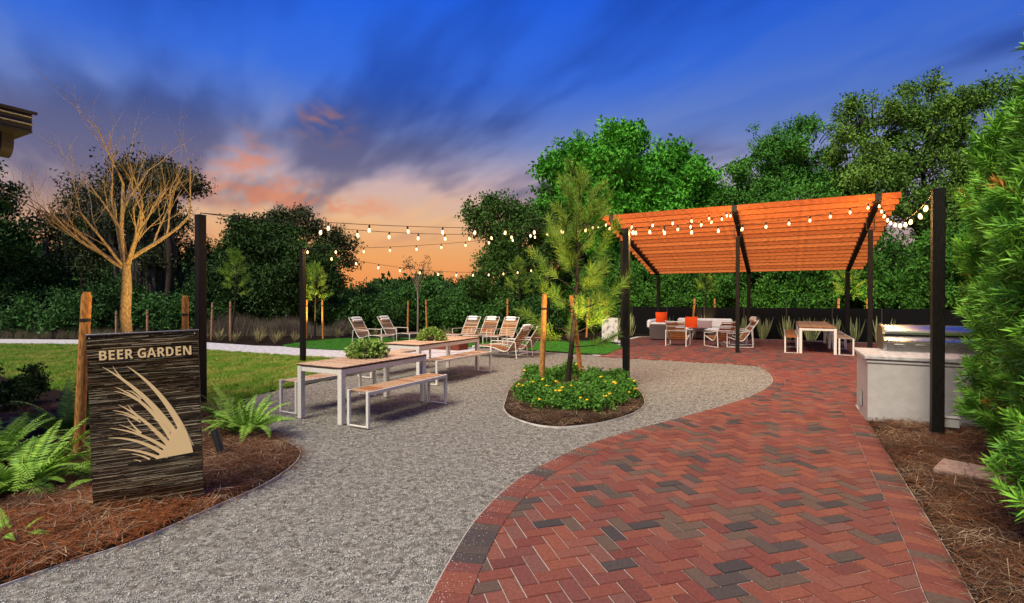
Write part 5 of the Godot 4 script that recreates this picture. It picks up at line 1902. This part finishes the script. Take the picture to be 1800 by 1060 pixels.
func build_bare_tree() -> void:
	rng.seed = 1207
	var t := thing("bare_tree", "leafless tree lit orange from below behind the garden sign", "tree", P(-4.6, 6.0), 0.0)
	var b := MB.new()
	var pts := [Vector3(0.06, -0.05, 0), Vector3(0.07, 0.5, 0), Vector3(0.03, 1.0, 0), Vector3(0.0, 1.4, 0), Vector3(0.02, 1.75, 0), Vector3(0.02, 2.08, 0)]
	b.tube(pts, [0.074, 0.064, 0.06, 0.057, 0.053, 0.036], 14, false)
	obj("trunk", b, M.bark_smooth, t)
	var c := MB.new()
	var f := Vector3(0.02, 2.06, 0)
	var starts := [[Vector3(-0.8, 0.5, 0.1), 0.86, 0.03], [Vector3(0.8, 0.5, -0.15), 0.86, 0.031], [Vector3(-0.42, 0.9, -0.25), 0.86, 0.03], [Vector3(0.32, 0.95, 0.2), 0.86, 0.031], [Vector3(-0.08, 1.0, 0.1), 0.9, 0.032], [Vector3(-0.95, 0.2, -0.1), 0.78, 0.02], [Vector3(0.62, 0.75, 0.45), 0.76, 0.024], [Vector3(-0.55, 0.7, 0.5), 0.76, 0.022]]
	for s in starts:
		grow(c, f + Vector3(0, rf(-0.2, 0.0), 0), s[0].normalized(), s[1], s[2], 0)
	obj("branches", c, M.bark_smooth, t)
	stake("round wooden stake leaning beside the sign's near edge", P(-4.16, 4.82), Vector3(0.10, 1.66, 0), 0.043, "stake_wood", true)
	stake("round wooden stake showing above the sign near the dark pole", P(-4.5, 6.95), Vector3(0.0, 1.64, 0), 0.042, "stake_wood", true)


func stake(label: String, at: Vector3, top: Vector3, r: float, m: String, band := true) -> void:
	var t := thing("tree_stake", label, "stake", at, 0.0, "round wooden stakes that hold the young trees")
	var b := MB.new()
	b.tube([Vector3(0, -0.1, 0), top * 0.5, top - top.normalized() * 0.05, top], [r, r, r * 0.97, r * 0.66], 12)
	obj("post", b, M[m], t)
	if band:
		var s := MB.new()
		s.tube([top * 0.83, top * 0.83 + top.normalized() * 0.03], [r * 1.06, r * 1.06], 12)
		obj("tie_band", s, M.black_metal, t)


# a young pine: whorls of branches with brushes of needles
func pine(label: String, at: Vector3, h: float, lean: Vector3, from_: float, reach: float, dense: int, ca: Color, cb: Color, sd: int, tuft: ArrayMesh, sc := 1.0) -> Node3D:
	rng.seed = sd
	var t := thing("young_pine", label, "tree", at, 0.0, "staked young pines")
	var b := MB.new()
	var top := Vector3(0, h, 0) + lean
	var pts := []
	var rr := []
	for i in 9:
		var f := i / 8.0
		pts.append(Vector3(0, -0.05, 0).lerp(top, f) + lean * 0.35 * sin(f * PI))
		rr.append(lerpf(0.02 + h * 0.009, 0.006, f))
	b.tube(pts, rr, 8, false)
	var xs := []
	var cs := []
	for i in dense:
		var f := lerpf(from_, 0.97, (i + rf(0, 1)) / dense)
		var k := f * 8.0
		var p: Vector3 = pts[int(k)].lerp(pts[mini(int(k) + 1, 8)], k - int(k))
		var a := i * 2.4 + rf(-0.4, 0.4)
		var g := (f - from_) / (1.0 - from_)
		var len := reach * (0.24 + 0.76 * pow(sin(clampf(0.36 + g * 0.64, 0, 1) * PI), 1.25)) * rf(0.6, 1.2)
		var d := Vector3(cos(a), lerpf(0.15, 1.3, g) + rf(-0.15, 0.2), sin(a)).normalized()
		var e := p + d * len * 0.6
		var e2 := e + (d + Vector3.UP * 0.55).normalized() * len * 0.4
		b.tube([p, e, e2], [0.011 * sc, 0.007 * sc, 0.004], 4, false)
		var nt := maxi(2, int(len / 0.15))
		for j in nt:
			var u := 0.35 + 0.65 * (j + 0.5) / nt
			var q := p.lerp(e, u / 0.6) if u < 0.6 else e.lerp(e2, (u - 0.6) / 0.4)
			var dd := (d + Vector3(rf(-0.5, 0.5), rf(0.1, 0.7), rf(-0.5, 0.5))).normalized()
			xs.append(Transform3D(toward(dd, rf(0, TAU), sc * rf(0.75, 1.1)), q))
			cs.append(ca.lerp(cb, rf(0, 1)))
	for j in 4:
		xs.append(Transform3D(toward(Vector3(rf(-0.1, 0.1), 1, rf(-0.1, 0.1)), 0, sc * 0.85), top - Vector3(0, 0.12 * j, 0)))
		cs.append(ca.lerp(cb, rf(0, 1)))
	obj("trunk", b, M.bark, t)
	many("crown", tuft, M.needle, xs, cs, t)
	return t


func build_young_trees() -> void:
	rng.seed = 40
	var tuft := needle_tuft(62, 0.2, 0.23, 0.0030, 0.2, 1.0)
	var far_tuft := needle_tuft(40, 0.16, 0.24, 0.0045, 0.25, 1.15)
	var green := Color(0.10, 0.22, 0.024)
	var fresh := Color(0.24, 0.37, 0.05)
	pine("tallest young pine, golden green, rising from the oval flower bed", P(0.99, 9.1, 0.06), 3.75, Vector3(0.22, 0, 0), 0.17, 1.06, 36, green, fresh, 41, tuft)
	stake("round wooden stake on the near side of the flower bed pine", P(0.51, 8.7, 0.06), Vector3(0.05, 1.62, 0), 0.047, "stake_wood")
	stake("round wooden stake leaning against the flower bed pine's trunk", P(1.37, 9.9, 0.06), Vector3(-0.2, 1.6, -0.1), 0.047, "stake_wood")
	uplight("small black uplight under the flower bed pine", P(1.2, 7.9, 0.1), P(1.0, 9.1, 2.3), 8.0, 36.0)
	pine("small dark pine across the path near the sign pole", P(-10.9, 19.5), 3.25, Vector3(0.25, 0, 0), 0.55, 0.42, 18, green, fresh, 42, far_tuft, 1.15)
	stake("pale stake on the far side of the small dark pine", P(-11.5, 19.3), Vector3(0.05, 1.45, 0), 0.04, "stake_grey")
	stake("pale stake on the near side of the small dark pine", P(-10.6, 19.0), Vector3(0.0, 1.5, 0), 0.04, "stake_grey")
	pine("small yellow-lit pine between its two stakes by the lawn pole", P(-7.95, 20.3), 2.85, Vector3(0.05, 0, 0), 0.5, 0.62, 22, green, fresh, 43, far_tuft, 1.0)
	stake("orange stake left of the small yellow-lit pine", P(-8.2, 20.1), Vector3(0.03, 1.55, 0), 0.042, "stake_wood")
	stake("orange stake right of the small yellow-lit pine", P(-7.45, 19.9), Vector3(-0.02, 1.55, 0), 0.042, "stake_wood")
	uplight("small black uplight under the yellow-lit pine by the lawn pole", P(-7.75, 19.5, 0), P(-7.95, 20.3, 2.0), 8.0, 34.0)
	pine("slim pine behind the chaises that face out", P(0.35, 21.5), 3.2, Vector3(-0.05, 0, 0), 0.55, 0.5, 18, green, fresh, 44, far_tuft)
	stake("orange stake behind the chaises that face out", P(-0.2, 21.2), Vector3(0.02, 1.6, 0), 0.045, "stake_wood")
	pine("small pine behind the pale blank panel", P(3.5, 21.5), 2.7, Vector3(0.05, 0, 0), 0.45, 0.5, 16, green, fresh, 45, far_tuft)
	stake("orange stake left of the pale blank panel", P(3.1, 21.0), Vector3(0.12, 1.6, 0), 0.045, "stake_wood")
	stake("orange stake right of the pale blank panel", P(4.05, 21.2), Vector3(-0.08, 1.65, 0), 0.045, "stake_wood")
	pine("small yellow-lit pine behind the sofa's orange pillows", P(8.45, 22.1), 3.0, Vector3(0.0, 0, 0), 0.6, 0.5, 18, green, fresh, 46, far_tuft)
	stake("orange stake left of the pine behind the sofa", P(7.75, 21.7), Vector3(0.1, 1.6, 0), 0.045, "stake_wood")
	stake("orange stake right of the pine behind the sofa", P(8.75, 21.6), Vector3(-0.08, 1.6, 0), 0.045, "stake_wood")
	uplight("small black uplight under the pine behind the sofa", P(8.25, 21.5, 0), P(8.45, 22.1, 2.2), 8.0, 34.0)
	pine("small yellow-lit pine behind the terrace tables", P(13.3, 20.0), 3.0, Vector3(0.0, 0, 0), 0.55, 0.55, 18, green, fresh, 47, far_tuft)
	stake("orange stake left of the pine behind the terrace tables", P(12.75, 19.8), Vector3(0.06, 1.6, 0), 0.045, "stake_wood")
	stake("orange stake right of the pine behind the terrace tables", P(13.75, 19.5), Vector3(0.0, 1.6, 0), 0.045, "stake_wood")
	uplight("small black uplight under the pine behind the terrace tables", P(13.0, 19.5, 0), P(13.3, 20.0, 2.2), 8.0, 34.0)
	stake("short grey stake left of the bare lit tree across the lawn", P(-15.6, 19.9), Vector3(0.0, 1.1, 0), 0.045, "stake_grey")
	stake("short grey stake right of the bare lit tree across the lawn", P(-14.3, 19.8), Vector3(0.0, 1.15, 0), 0.045, "stake_grey")
	# the small leafless tree in the middle distance
	rng.seed = 61
	var t := thing("sapling", "small nearly leafless tree between two stakes beyond the chaises", "tree", P(-4.3, 23.0), 0.0)
	var b := MB.new()
	b.tube([Vector3(0, -0.1, 0), Vector3(0.02, 1.2, 0), Vector3(0, 2.2, 0)], [0.05, 0.042, 0.032], 8, false)
	var tips := []
	for i in 11:
		var a := i * 2.4
		var p := Vector3(0, 1.7 + 0.06 * i, 0)
		var e := p + Vector3(cos(a) * 0.55, rf(1.0, 1.7), sin(a) * 0.55)
		limb(b, p, e, 0.016, 0.005, 0.05, 4)
		tips.append(e)
	obj("trunk", b, M.bark_pale, t)
	var xs := []
	var cs := []
	var lf := leaf_spray(4, 0.1, 0.1, 0.05, 0.2)
	for i in 60:
		var e: Vector3 = tips[rng.randi() % tips.size()]
		xs.append(Transform3D(rbasis(rf(0.7, 1.1)), e + Vector3(rf(-0.12, 0.12), rf(-0.5, 0.15), rf(-0.12, 0.12))))
		cs.append(Color(0.06, 0.05, 0.02))
	many("crown", lf, M.leaf, xs, cs, t)
	stake("orange stake left of the small leafless tree", P(-4.65, 22.5), Vector3(0.03, 1.5, 0), 0.045, "stake_wood")
	stake("orange stake right of the small leafless tree", P(-3.75, 22.3), Vector3(-0.05, 1.55, 0), 0.045, "stake_wood")


# ---------------------------------------------------------------- hedge, ferns, flowers, clumps
func build_hedge() -> void:
	rng.seed = 701
	var sh := shoot(20, 0.11, 0.12, 0.02, 0.45, 1.5)
	var sh2 := shoot(16, 0.08, 0.1, 0.018, 0.5, 1.5)
	var lump := noise(0.9, 3, FastNoiseLite.TYPE_SIMPLEX, 71)
	var names := ["tall clipped hedge of strap-leaved yew pine, the shrub nearest the viewer", "tall clipped hedge of strap-leaved yew pine, middle shrub beside the stone slab", "tall clipped hedge of strap-leaved yew pine, far shrub next to the kitchen counter"]
	for k in 3:
		var foot := [Vector2(3.9, 2.62), Vector2(4.8, 3.8), Vector2(5.7, 4.95)][k] as Vector2
		var t := thing("hedge_shrub", names[k], "hedge", P(foot.x, foot.y), 0.0, "tall hedge along the kitchen side")
		var st := MB.new()
		for i in 5:
			var a := Vector3(rf(-0.2, 0.2), -0.05, rf(-0.3, 0.3))
			limb(st, a, a + Vector3(rf(-0.35, 0.3), rf(2.0, 2.6), rf(-0.4, 0.4)), 0.03, 0.008, 0.03, 6)
		obj("stem", st, M.bark, t)
		var xs := []
		var cs := []
		var xs2 := []
		var cs2 := []
		var h: float = [3.35, 3.25, 3.2][k]
		for i in 5200:
			# a rounded upright body: most shoots near its skin
			var y := h * pow(rf(0, 1), 0.85)
			var a := rf(0, TAU)
			var bulge: float = 0.74 + 0.3 * lump.get_noise_3d(cos(a) + k * 3.0, y * 1.2, sin(a)) - 0.22 * smoothstep(h * 0.88, h, y) - 0.12 * smoothstep(0.5, 0.0, y)
			var depth := pow(rf(0, 1), 2.2) * 0.4
			var out := Vector3(cos(a), 0, sin(a) * 1.25)
			var p := out * (bulge - depth) + Vector3(0, y + 0.05, 0)
			var d := (out * 0.9 + Vector3(rf(-0.5, 0.5), rf(0.1, 1.0) + smoothstep(h * 0.7, h, y), rf(-0.5, 0.5))).normalized()
			var c := Color(0.08, 0.25, 0.028).lerp(Color(0.24, 0.51, 0.06), rf(0, 1))
			if rf(0, 1) < 0.012:
				c = Color(0.42, 0.2, 0.04)
			if i % 2:
				xs.append(Transform3D(toward(d, rf(0, TAU), rf(0.7, 1.2)), p))
				cs.append(c)
			else:
				xs2.append(Transform3D(toward(d, rf(0, TAU), rf(0.75, 1.25)), p))
				cs2.append(c)
		for i in 10:
			var a := rf(0, TAU)
			for j in 5:
				var p := Vector3(cos(a) * (0.35 + 0.05 * j), h - 0.15 + j * 0.1, sin(a) * (0.35 + 0.05 * j))
				xs.append(Transform3D(toward(Vector3(cos(a) * 0.5, 1, sin(a) * 0.5), rf(0, TAU), 1.0), p))
				cs.append(Color(0.16, 0.3, 0.04))
		many("foliage", sh, M.glossy_leaf, xs, cs, t)
		many("foliage", sh2, M.glossy_leaf, xs2, cs2, t)


func frond(len: float, droop: float, pairs: int, pin: float, c0: Color, c1: Color) -> ArrayMesh:
	var b := MB.new()
	var pts := []
	var rr := []
	for i in 11:
		var f := i / 10.0
		pts.append(Vector3(len * f * (1.0 - 0.25 * droop * f), len * (0.85 * f - droop * f * f), 0))
		rr.append(lerpf(0.004, 0.0012, f))
	b.col = c1
	b.tube(pts, rr, 4, false)
	for i in pairs:
		var f := 0.12 + 0.87 * i / pairs
		var k := f * 10.0
		var p: Vector3 = pts[int(k)].lerp(pts[mini(int(k) + 1, 10)], k - int(k))
		var d: Vector3 = (pts[mini(int(k) + 1, 10)] - pts[int(k)]).normalized()
		var l := pin * sin(pow(f, 0.55) * PI * 0.97) * rf(0.85, 1.1) + 0.004
		for s in [-1.0, 1.0]:
			b.col = c0.lerp(c1, rf(0, 1))
			var pd := (Vector3(0, -0.15 + rf(-0.15, 0.1), s) + d * 0.35).normalized()
			one_leaf(b, p, pd, d, l, l * 0.2 + 0.006, 0.12)
	return b.mesh()


func fern(label: String, at: Vector3, n: int, sc: float, sd: int, fronds: Array) -> void:
	rng.seed = sd
	var t := thing("fern", label, "fern", at, 0.0, "sword ferns round the sign")
	for i in n:
		var a := TAU * i / n + rf(-0.35, 0.35)
		var o := obj("frond", fronds[rng.randi() % fronds.size()], M.fern_leaf, t)
		o.basis = Basis(Vector3.UP, a) * Basis(Vector3.BACK, rf(-0.15, 0.5)) * Basis(Vector3.RIGHT, rf(-0.5, 0.5)) * Basis().scaled(Vector3.ONE * sc * rf(0.75, 1.1))
		o.position = Vector3(cos(a) * 0.04, 0, -sin(a) * 0.04)


func build_beds() -> void:
	rng.seed = 801
	var light := Color(0.30, 0.50, 0.07)
	var deep := Color(0.12, 0.28, 0.035)
	var fronds := []
	for i in 4:
		fronds.append(frond(0.62, [0.55, 0.75, 0.95, 0.35][i], 24, 0.09, deep, light))
	fern("big bright fern in front of the sign's wooden stake", P(-3.95, 4.05, 0.07), 34, 1.05, 811, fronds)
	fern("bright fern at the picture's edge behind the big one", P(-4.75, 4.55, 0.07), 36, 1.2, 812, fronds)
	fern("upright fern behind the wooden stake on the dark mulch", P(-5.05, 5.75, 0.07), 28, 1.15, 813, fronds)
	fern("fern beside the black spotlight on the sign's far side", P(-3.02, 5.72, 0.07), 34, 1.0, 814, fronds)
	fern("bright fern spilling forward at the picture's edge below the big one", P(-4.05, 3.72, 0.06), 24, 0.85, 819, fronds)
	fern("fern between the big bright one and the sign's foot", P(-3.4, 4.25, 0.07), 18, 0.8, 815, fronds)
	fern("tiny fern on the red pine straw at the bed's front", P(-3.22, 3.22, 0.05), 6, 0.38, 816, fronds)
	fern("fern behind the sign's foot near the bare tree", P(-4.0, 5.2, 0.07), 18, 0.9, 817, fronds)
	fern("fern hugging the dark light pole behind the sign", P(-3.75, 6.6, 0.06), 18, 0.75, 818, fronds)
	rng.seed = 820
	var dark_leaf := leaf_spray(10, 0.07, 0.05, 0.03, 0.3)
	tree("shrub", "low dark rounded shrub on the mulch by the lawn", "", P(-6.9, 7.1, 0.05), 0.12, 0.012, [[0, 0.2, 0, 0.33, 0.2, 0.3, 420]], dark_leaf, M.leaf, 1.0, Color(0.02, 0.05, 0.015), Color(0.04, 0.085, 0.02), 821, {"category": "shrub", "spread": 0.16, "stems": 3})
	tree("shrub", "dark shrub behind the upright fern near the wooden stake", "", P(-5.3, 6.5, 0.05), 0.12, 0.012, [[0, 0.24, 0, 0.25, 0.24, 0.25, 380]], dark_leaf, M.leaf, 1.0, Color(0.02, 0.05, 0.015), Color(0.04, 0.085, 0.02), 822, {"category": "shrub", "spread": 0.16, "stems": 3})
	# lantana in the oval bed
	rng.seed = 830
	var lan := leaf_spray(9, 0.05, 0.048, 0.03, 0.5)
	var head := MB.new()
	for i in 12:
		var d := rdir()
		d.y = absf(d.y) * 0.7
		head.col = Color(0.85, 0.42, 0.02).lerp(Color(0.9, 0.66, 0.05), rf(0, 1))
		head.box(Transform3D(rbasis(1.0), d * 0.014), Vector3.ONE * 0.011)
	var head_mesh := head.mesh()
	var fm := mat("petals", Color.WHITE, 0.7)
	fm.vertex_color_use_as_albedo = true
	var spots := [[0.3, 7.75, 0.3], [0.62, 7.2, 0.33], [1.05, 7.15, 0.34], [1.45, 7.6, 0.34], [0.95, 7.75, 0.32], [0.5, 8.35, 0.3], [1.75, 8.1, 0.3], [1.35, 8.4, 0.33], [0.75, 9.3, 0.32], [1.5, 9.3, 0.3], [0.45, 9.8, 0.26], [1.15, 10.1, 0.28], [1.85, 9.0, 0.26]]
	var where := ["at the bed's near left rim", "front and centre on the bed's near rim", "at the front, right of the front centre one", "on the bed's kitchen side, near the front", "just in front of the pine's trunk", "by the near stake", "under the dark light pole", "between the pine's trunk and the light pole", "behind the near stake", "behind the leaning stake", "at the back left of the bed", "at the back of the bed behind the pine", "behind the dark light pole's foot"]
	for i in spots.size():
		var s: Array = spots[i]
		rng.seed = 840 + i
		var t := thing("lantana", "yellow-flowered green lantana bush " + where[i], "flowering shrub", P(s[0], s[1], 0.07), 0.0, "yellow lantana bushes in the oval bed")
		var b := MB.new()
		var xs := []
		var cs := []
		for j in 46:
			var d := rdir()
			d.y = absf(d.y)
			var q: Vector3 = d * Vector3(s[2] * 0.95, 0.2, s[2] * 0.95) * pow(rf(0.2, 1), 0.5) + Vector3(0, 0.03, 0)
			if j % 4 == 0:
				b.tube([Vector3(0, -0.03, 0), q * 0.5 + Vector3(0, 0.03, 0), q], [0.004, 0.003, 0.002], 3, false)
			for k in 5:
				xs.append(Transform3D(rbasis(rf(0.8, 1.2)), q + Vector3(rng.randfn(), rng.randfn() * 0.7, rng.randfn()) * 0.045))
				cs.append(Color(0.05, 0.16, 0.02).lerp(Color(0.13, 0.30, 0.04), rf(0, 1)))
		obj("stem", b, M.bark, t)
		many("foliage", lan, M.leaf, xs, cs, t)
		for j in [7, 4, 3, 5, 2, 3, 3, 2, 1, 1, 1, 1, 1][i]:
			var d := rdir()
			d.y = absf(d.y) * 0.8 + 0.25
			d.z = absf(d.z) * 0.9
			var o := obj("flower", head_mesh, fm, t)
			o.position = d.normalized() * Vector3(s[2] * 0.97, 0.235, s[2] * 0.97) + Vector3(0, 0.04, 0)
			o.scale = Vector3.ONE * rf(0.9, 1.35)
	# striped sword plants along the fence
	rng.seed = 860
	var blade := MB.new()
	for i in 6:
		var f0 := i / 6.0
		var f1 := (i + 1) / 6.0
		for s in [-1.0, 1.0]:
			for band in [[0.0, 0.62, Color(0.14, 0.20, 0.07)], [0.62, 1.0, Color(0.5, 0.5, 0.24)]]:
				blade.col = band[2]
				var w0 := 0.032 * sin(PI * (0.22 + 0.78 * f0)) + 0.0005
				var w1 := 0.032 * sin(PI * (0.22 + 0.78 * f1)) + 0.0005
				var pts := []
				for e in [[f0, w0, band[0]], [f1, w1, band[0]], [f1, w1, band[1]], [f0, w0, band[1]]]:
					pts.append(Vector3(s * e[1] * e[2], e[0] * 0.75, 0.3 * e[1] * e[2] - 0.04 * e[0] * e[0]))
				blade.poly(pts, Vector3(s * 0.2, 0, 1))
	var bm := blade.mesh()
	var clump := [[5.0, 21.5], [6.35, 20.95], [9.35, 20.3], [9.95, 19.95], [10.75, 19.75], [11.45, 19.35], [12.15, 19.15], [12.8, 18.9], [13.35, 18.25], [8.0, 20.95], [4.2, 21.0]]
	var cw := ["left of the grey sofa, beside the black fence", "between the grey sofa and its back cushions", "right behind the reclining armchairs", "just right of the reclining armchairs", "left of the terrace tables, standing alone", "directly left of the terrace tables", "behind the terrace tables", "behind the terrace tables' kitchen side", "by the pergola's far back post", "behind the sofa's white back cushion", "behind the pale panel, at the fence's near end"]
	var stm := mat("striped_leaf", Color.WHITE, 0.5)
	stm.vertex_color_use_as_albedo = true
	for i in clump.size():
		var t := thing("sword_plant", "clump of upright striped sword leaves " + cw[i], "plant", P(clump[i][0], clump[i][1], 0.0), 0.0, "clumps of striped sword plants along the fence")
		for j in 22:
			var a := rf(0, TAU)
			var o := obj("leaf_blade", bm, stm, t)
			o.basis = Basis(Vector3.UP, a) * Basis(Vector3.RIGHT, rf(0.03, 0.5)) * Basis(Vector3.UP, rf(-0.6, 0.6)) * Basis().scaled(Vector3(1.15, rf(0.7, 1.35), 1.1))
			o.position = Vector3(sin(a), 0, cos(a)) * rf(0.02, 0.16)
	# tufts of ornamental grass on the beds beyond the path
	rng.seed = 880
	var gm := MB.new()
	for i in 70:
		var a := rf(0, TAU)
		var tl := rf(0.08, 0.85)
		var d := Vector3(cos(a) * sin(tl), cos(tl), sin(a) * sin(tl))
		var ln := rf(0.35, 0.62)
		var o := Vector3(cos(a), 0, sin(a)) * rf(0, 0.05)
		var s := Vector3(-sin(a), 0, cos(a)) * 0.005
		var m := o + d * ln * 0.6
		var e := o + d * ln + Vector3(0, -0.15 * ln * sin(tl), 0)
		gm.col = Color(0.20, 0.19, 0.08).lerp(Color(0.34, 0.30, 0.16), rf(0, 1))
		gm.leaf3(o - s, m - s, m + s)
		gm.leaf3(o - s, m + s, o + s)
		gm.leaf3(m - s, e, m + s)
	var gmesh := gm.mesh()
	var gmat := mat("tuft_grass", Color.WHITE, 0.8)
	gmat.vertex_color_use_as_albedo = true
	var tufts := [[-11.6, 18.9, 1.0], [-10.9, 18.75, 1.1], [-10.2, 18.6, 0.9], [-9.2, 18.3, 1.15], [-9.6, 19.2, 1.0], [-8.4, 17.9, 0.95], [-8.0, 18.6, 0.8], [-8.9, 19.4, 0.9], [-12.6, 19.3, 0.9], [-7.0, 20.3, 0.9], [-5.6, 20.7, 0.8], [-2.6, 20.2, 1.0], [-1.4, 20.0, 1.0], [0.5, 19.6, 0.9], [2.2, 19.4, 0.9], [4.3, 19.6, 0.9]]
	var tw := ["beside the small dark pine's far stake", "at the small dark pine's foot", "right of the small dark pine's near stake", "halfway between the small dark pine and the lawn pole", "behind the one halfway to the lawn pole", "nearest to the lawn pole along the path", "right behind the lawn pole", "on the dark mulch behind the lawn pole's left side", "farthest along the path from the lawn pole", "right of the small yellow-lit pine", "behind the turf chaises", "behind the farther table's plant bowl", "left of the chaises that face out", "behind the chaises that face out", "on the turf's far edge behind the flower bed pine", "between the pale panel and the grey sofa"]
	for i in tufts.size():
		var o := obj("grass_tuft", gmesh, gmat)
		o.position = P(tufts[i][0], tufts[i][1], 0.0)
		o.basis = Basis(Vector3.UP, rf(0, TAU)).scaled(Vector3.ONE * tufts[i][2])
		tag(o, "straw-coloured tuft of ornamental grass " + tw[i], "grass tuft", "tufts of ornamental grass beyond the path")


func _ready() -> void:
	rng.seed = 20
	lit_world()
	make_materials()
	build_ground()
	build_fence()
	build_kitchen()
	build_pergola()
	build_eave()
	build_woods()
	rng.seed = 21
	build_hedge()
	build_bare_tree()
	build_young_trees()
	build_beds()
	rng.seed = 22
	build_sign()
	build_furniture()
	build_strings()
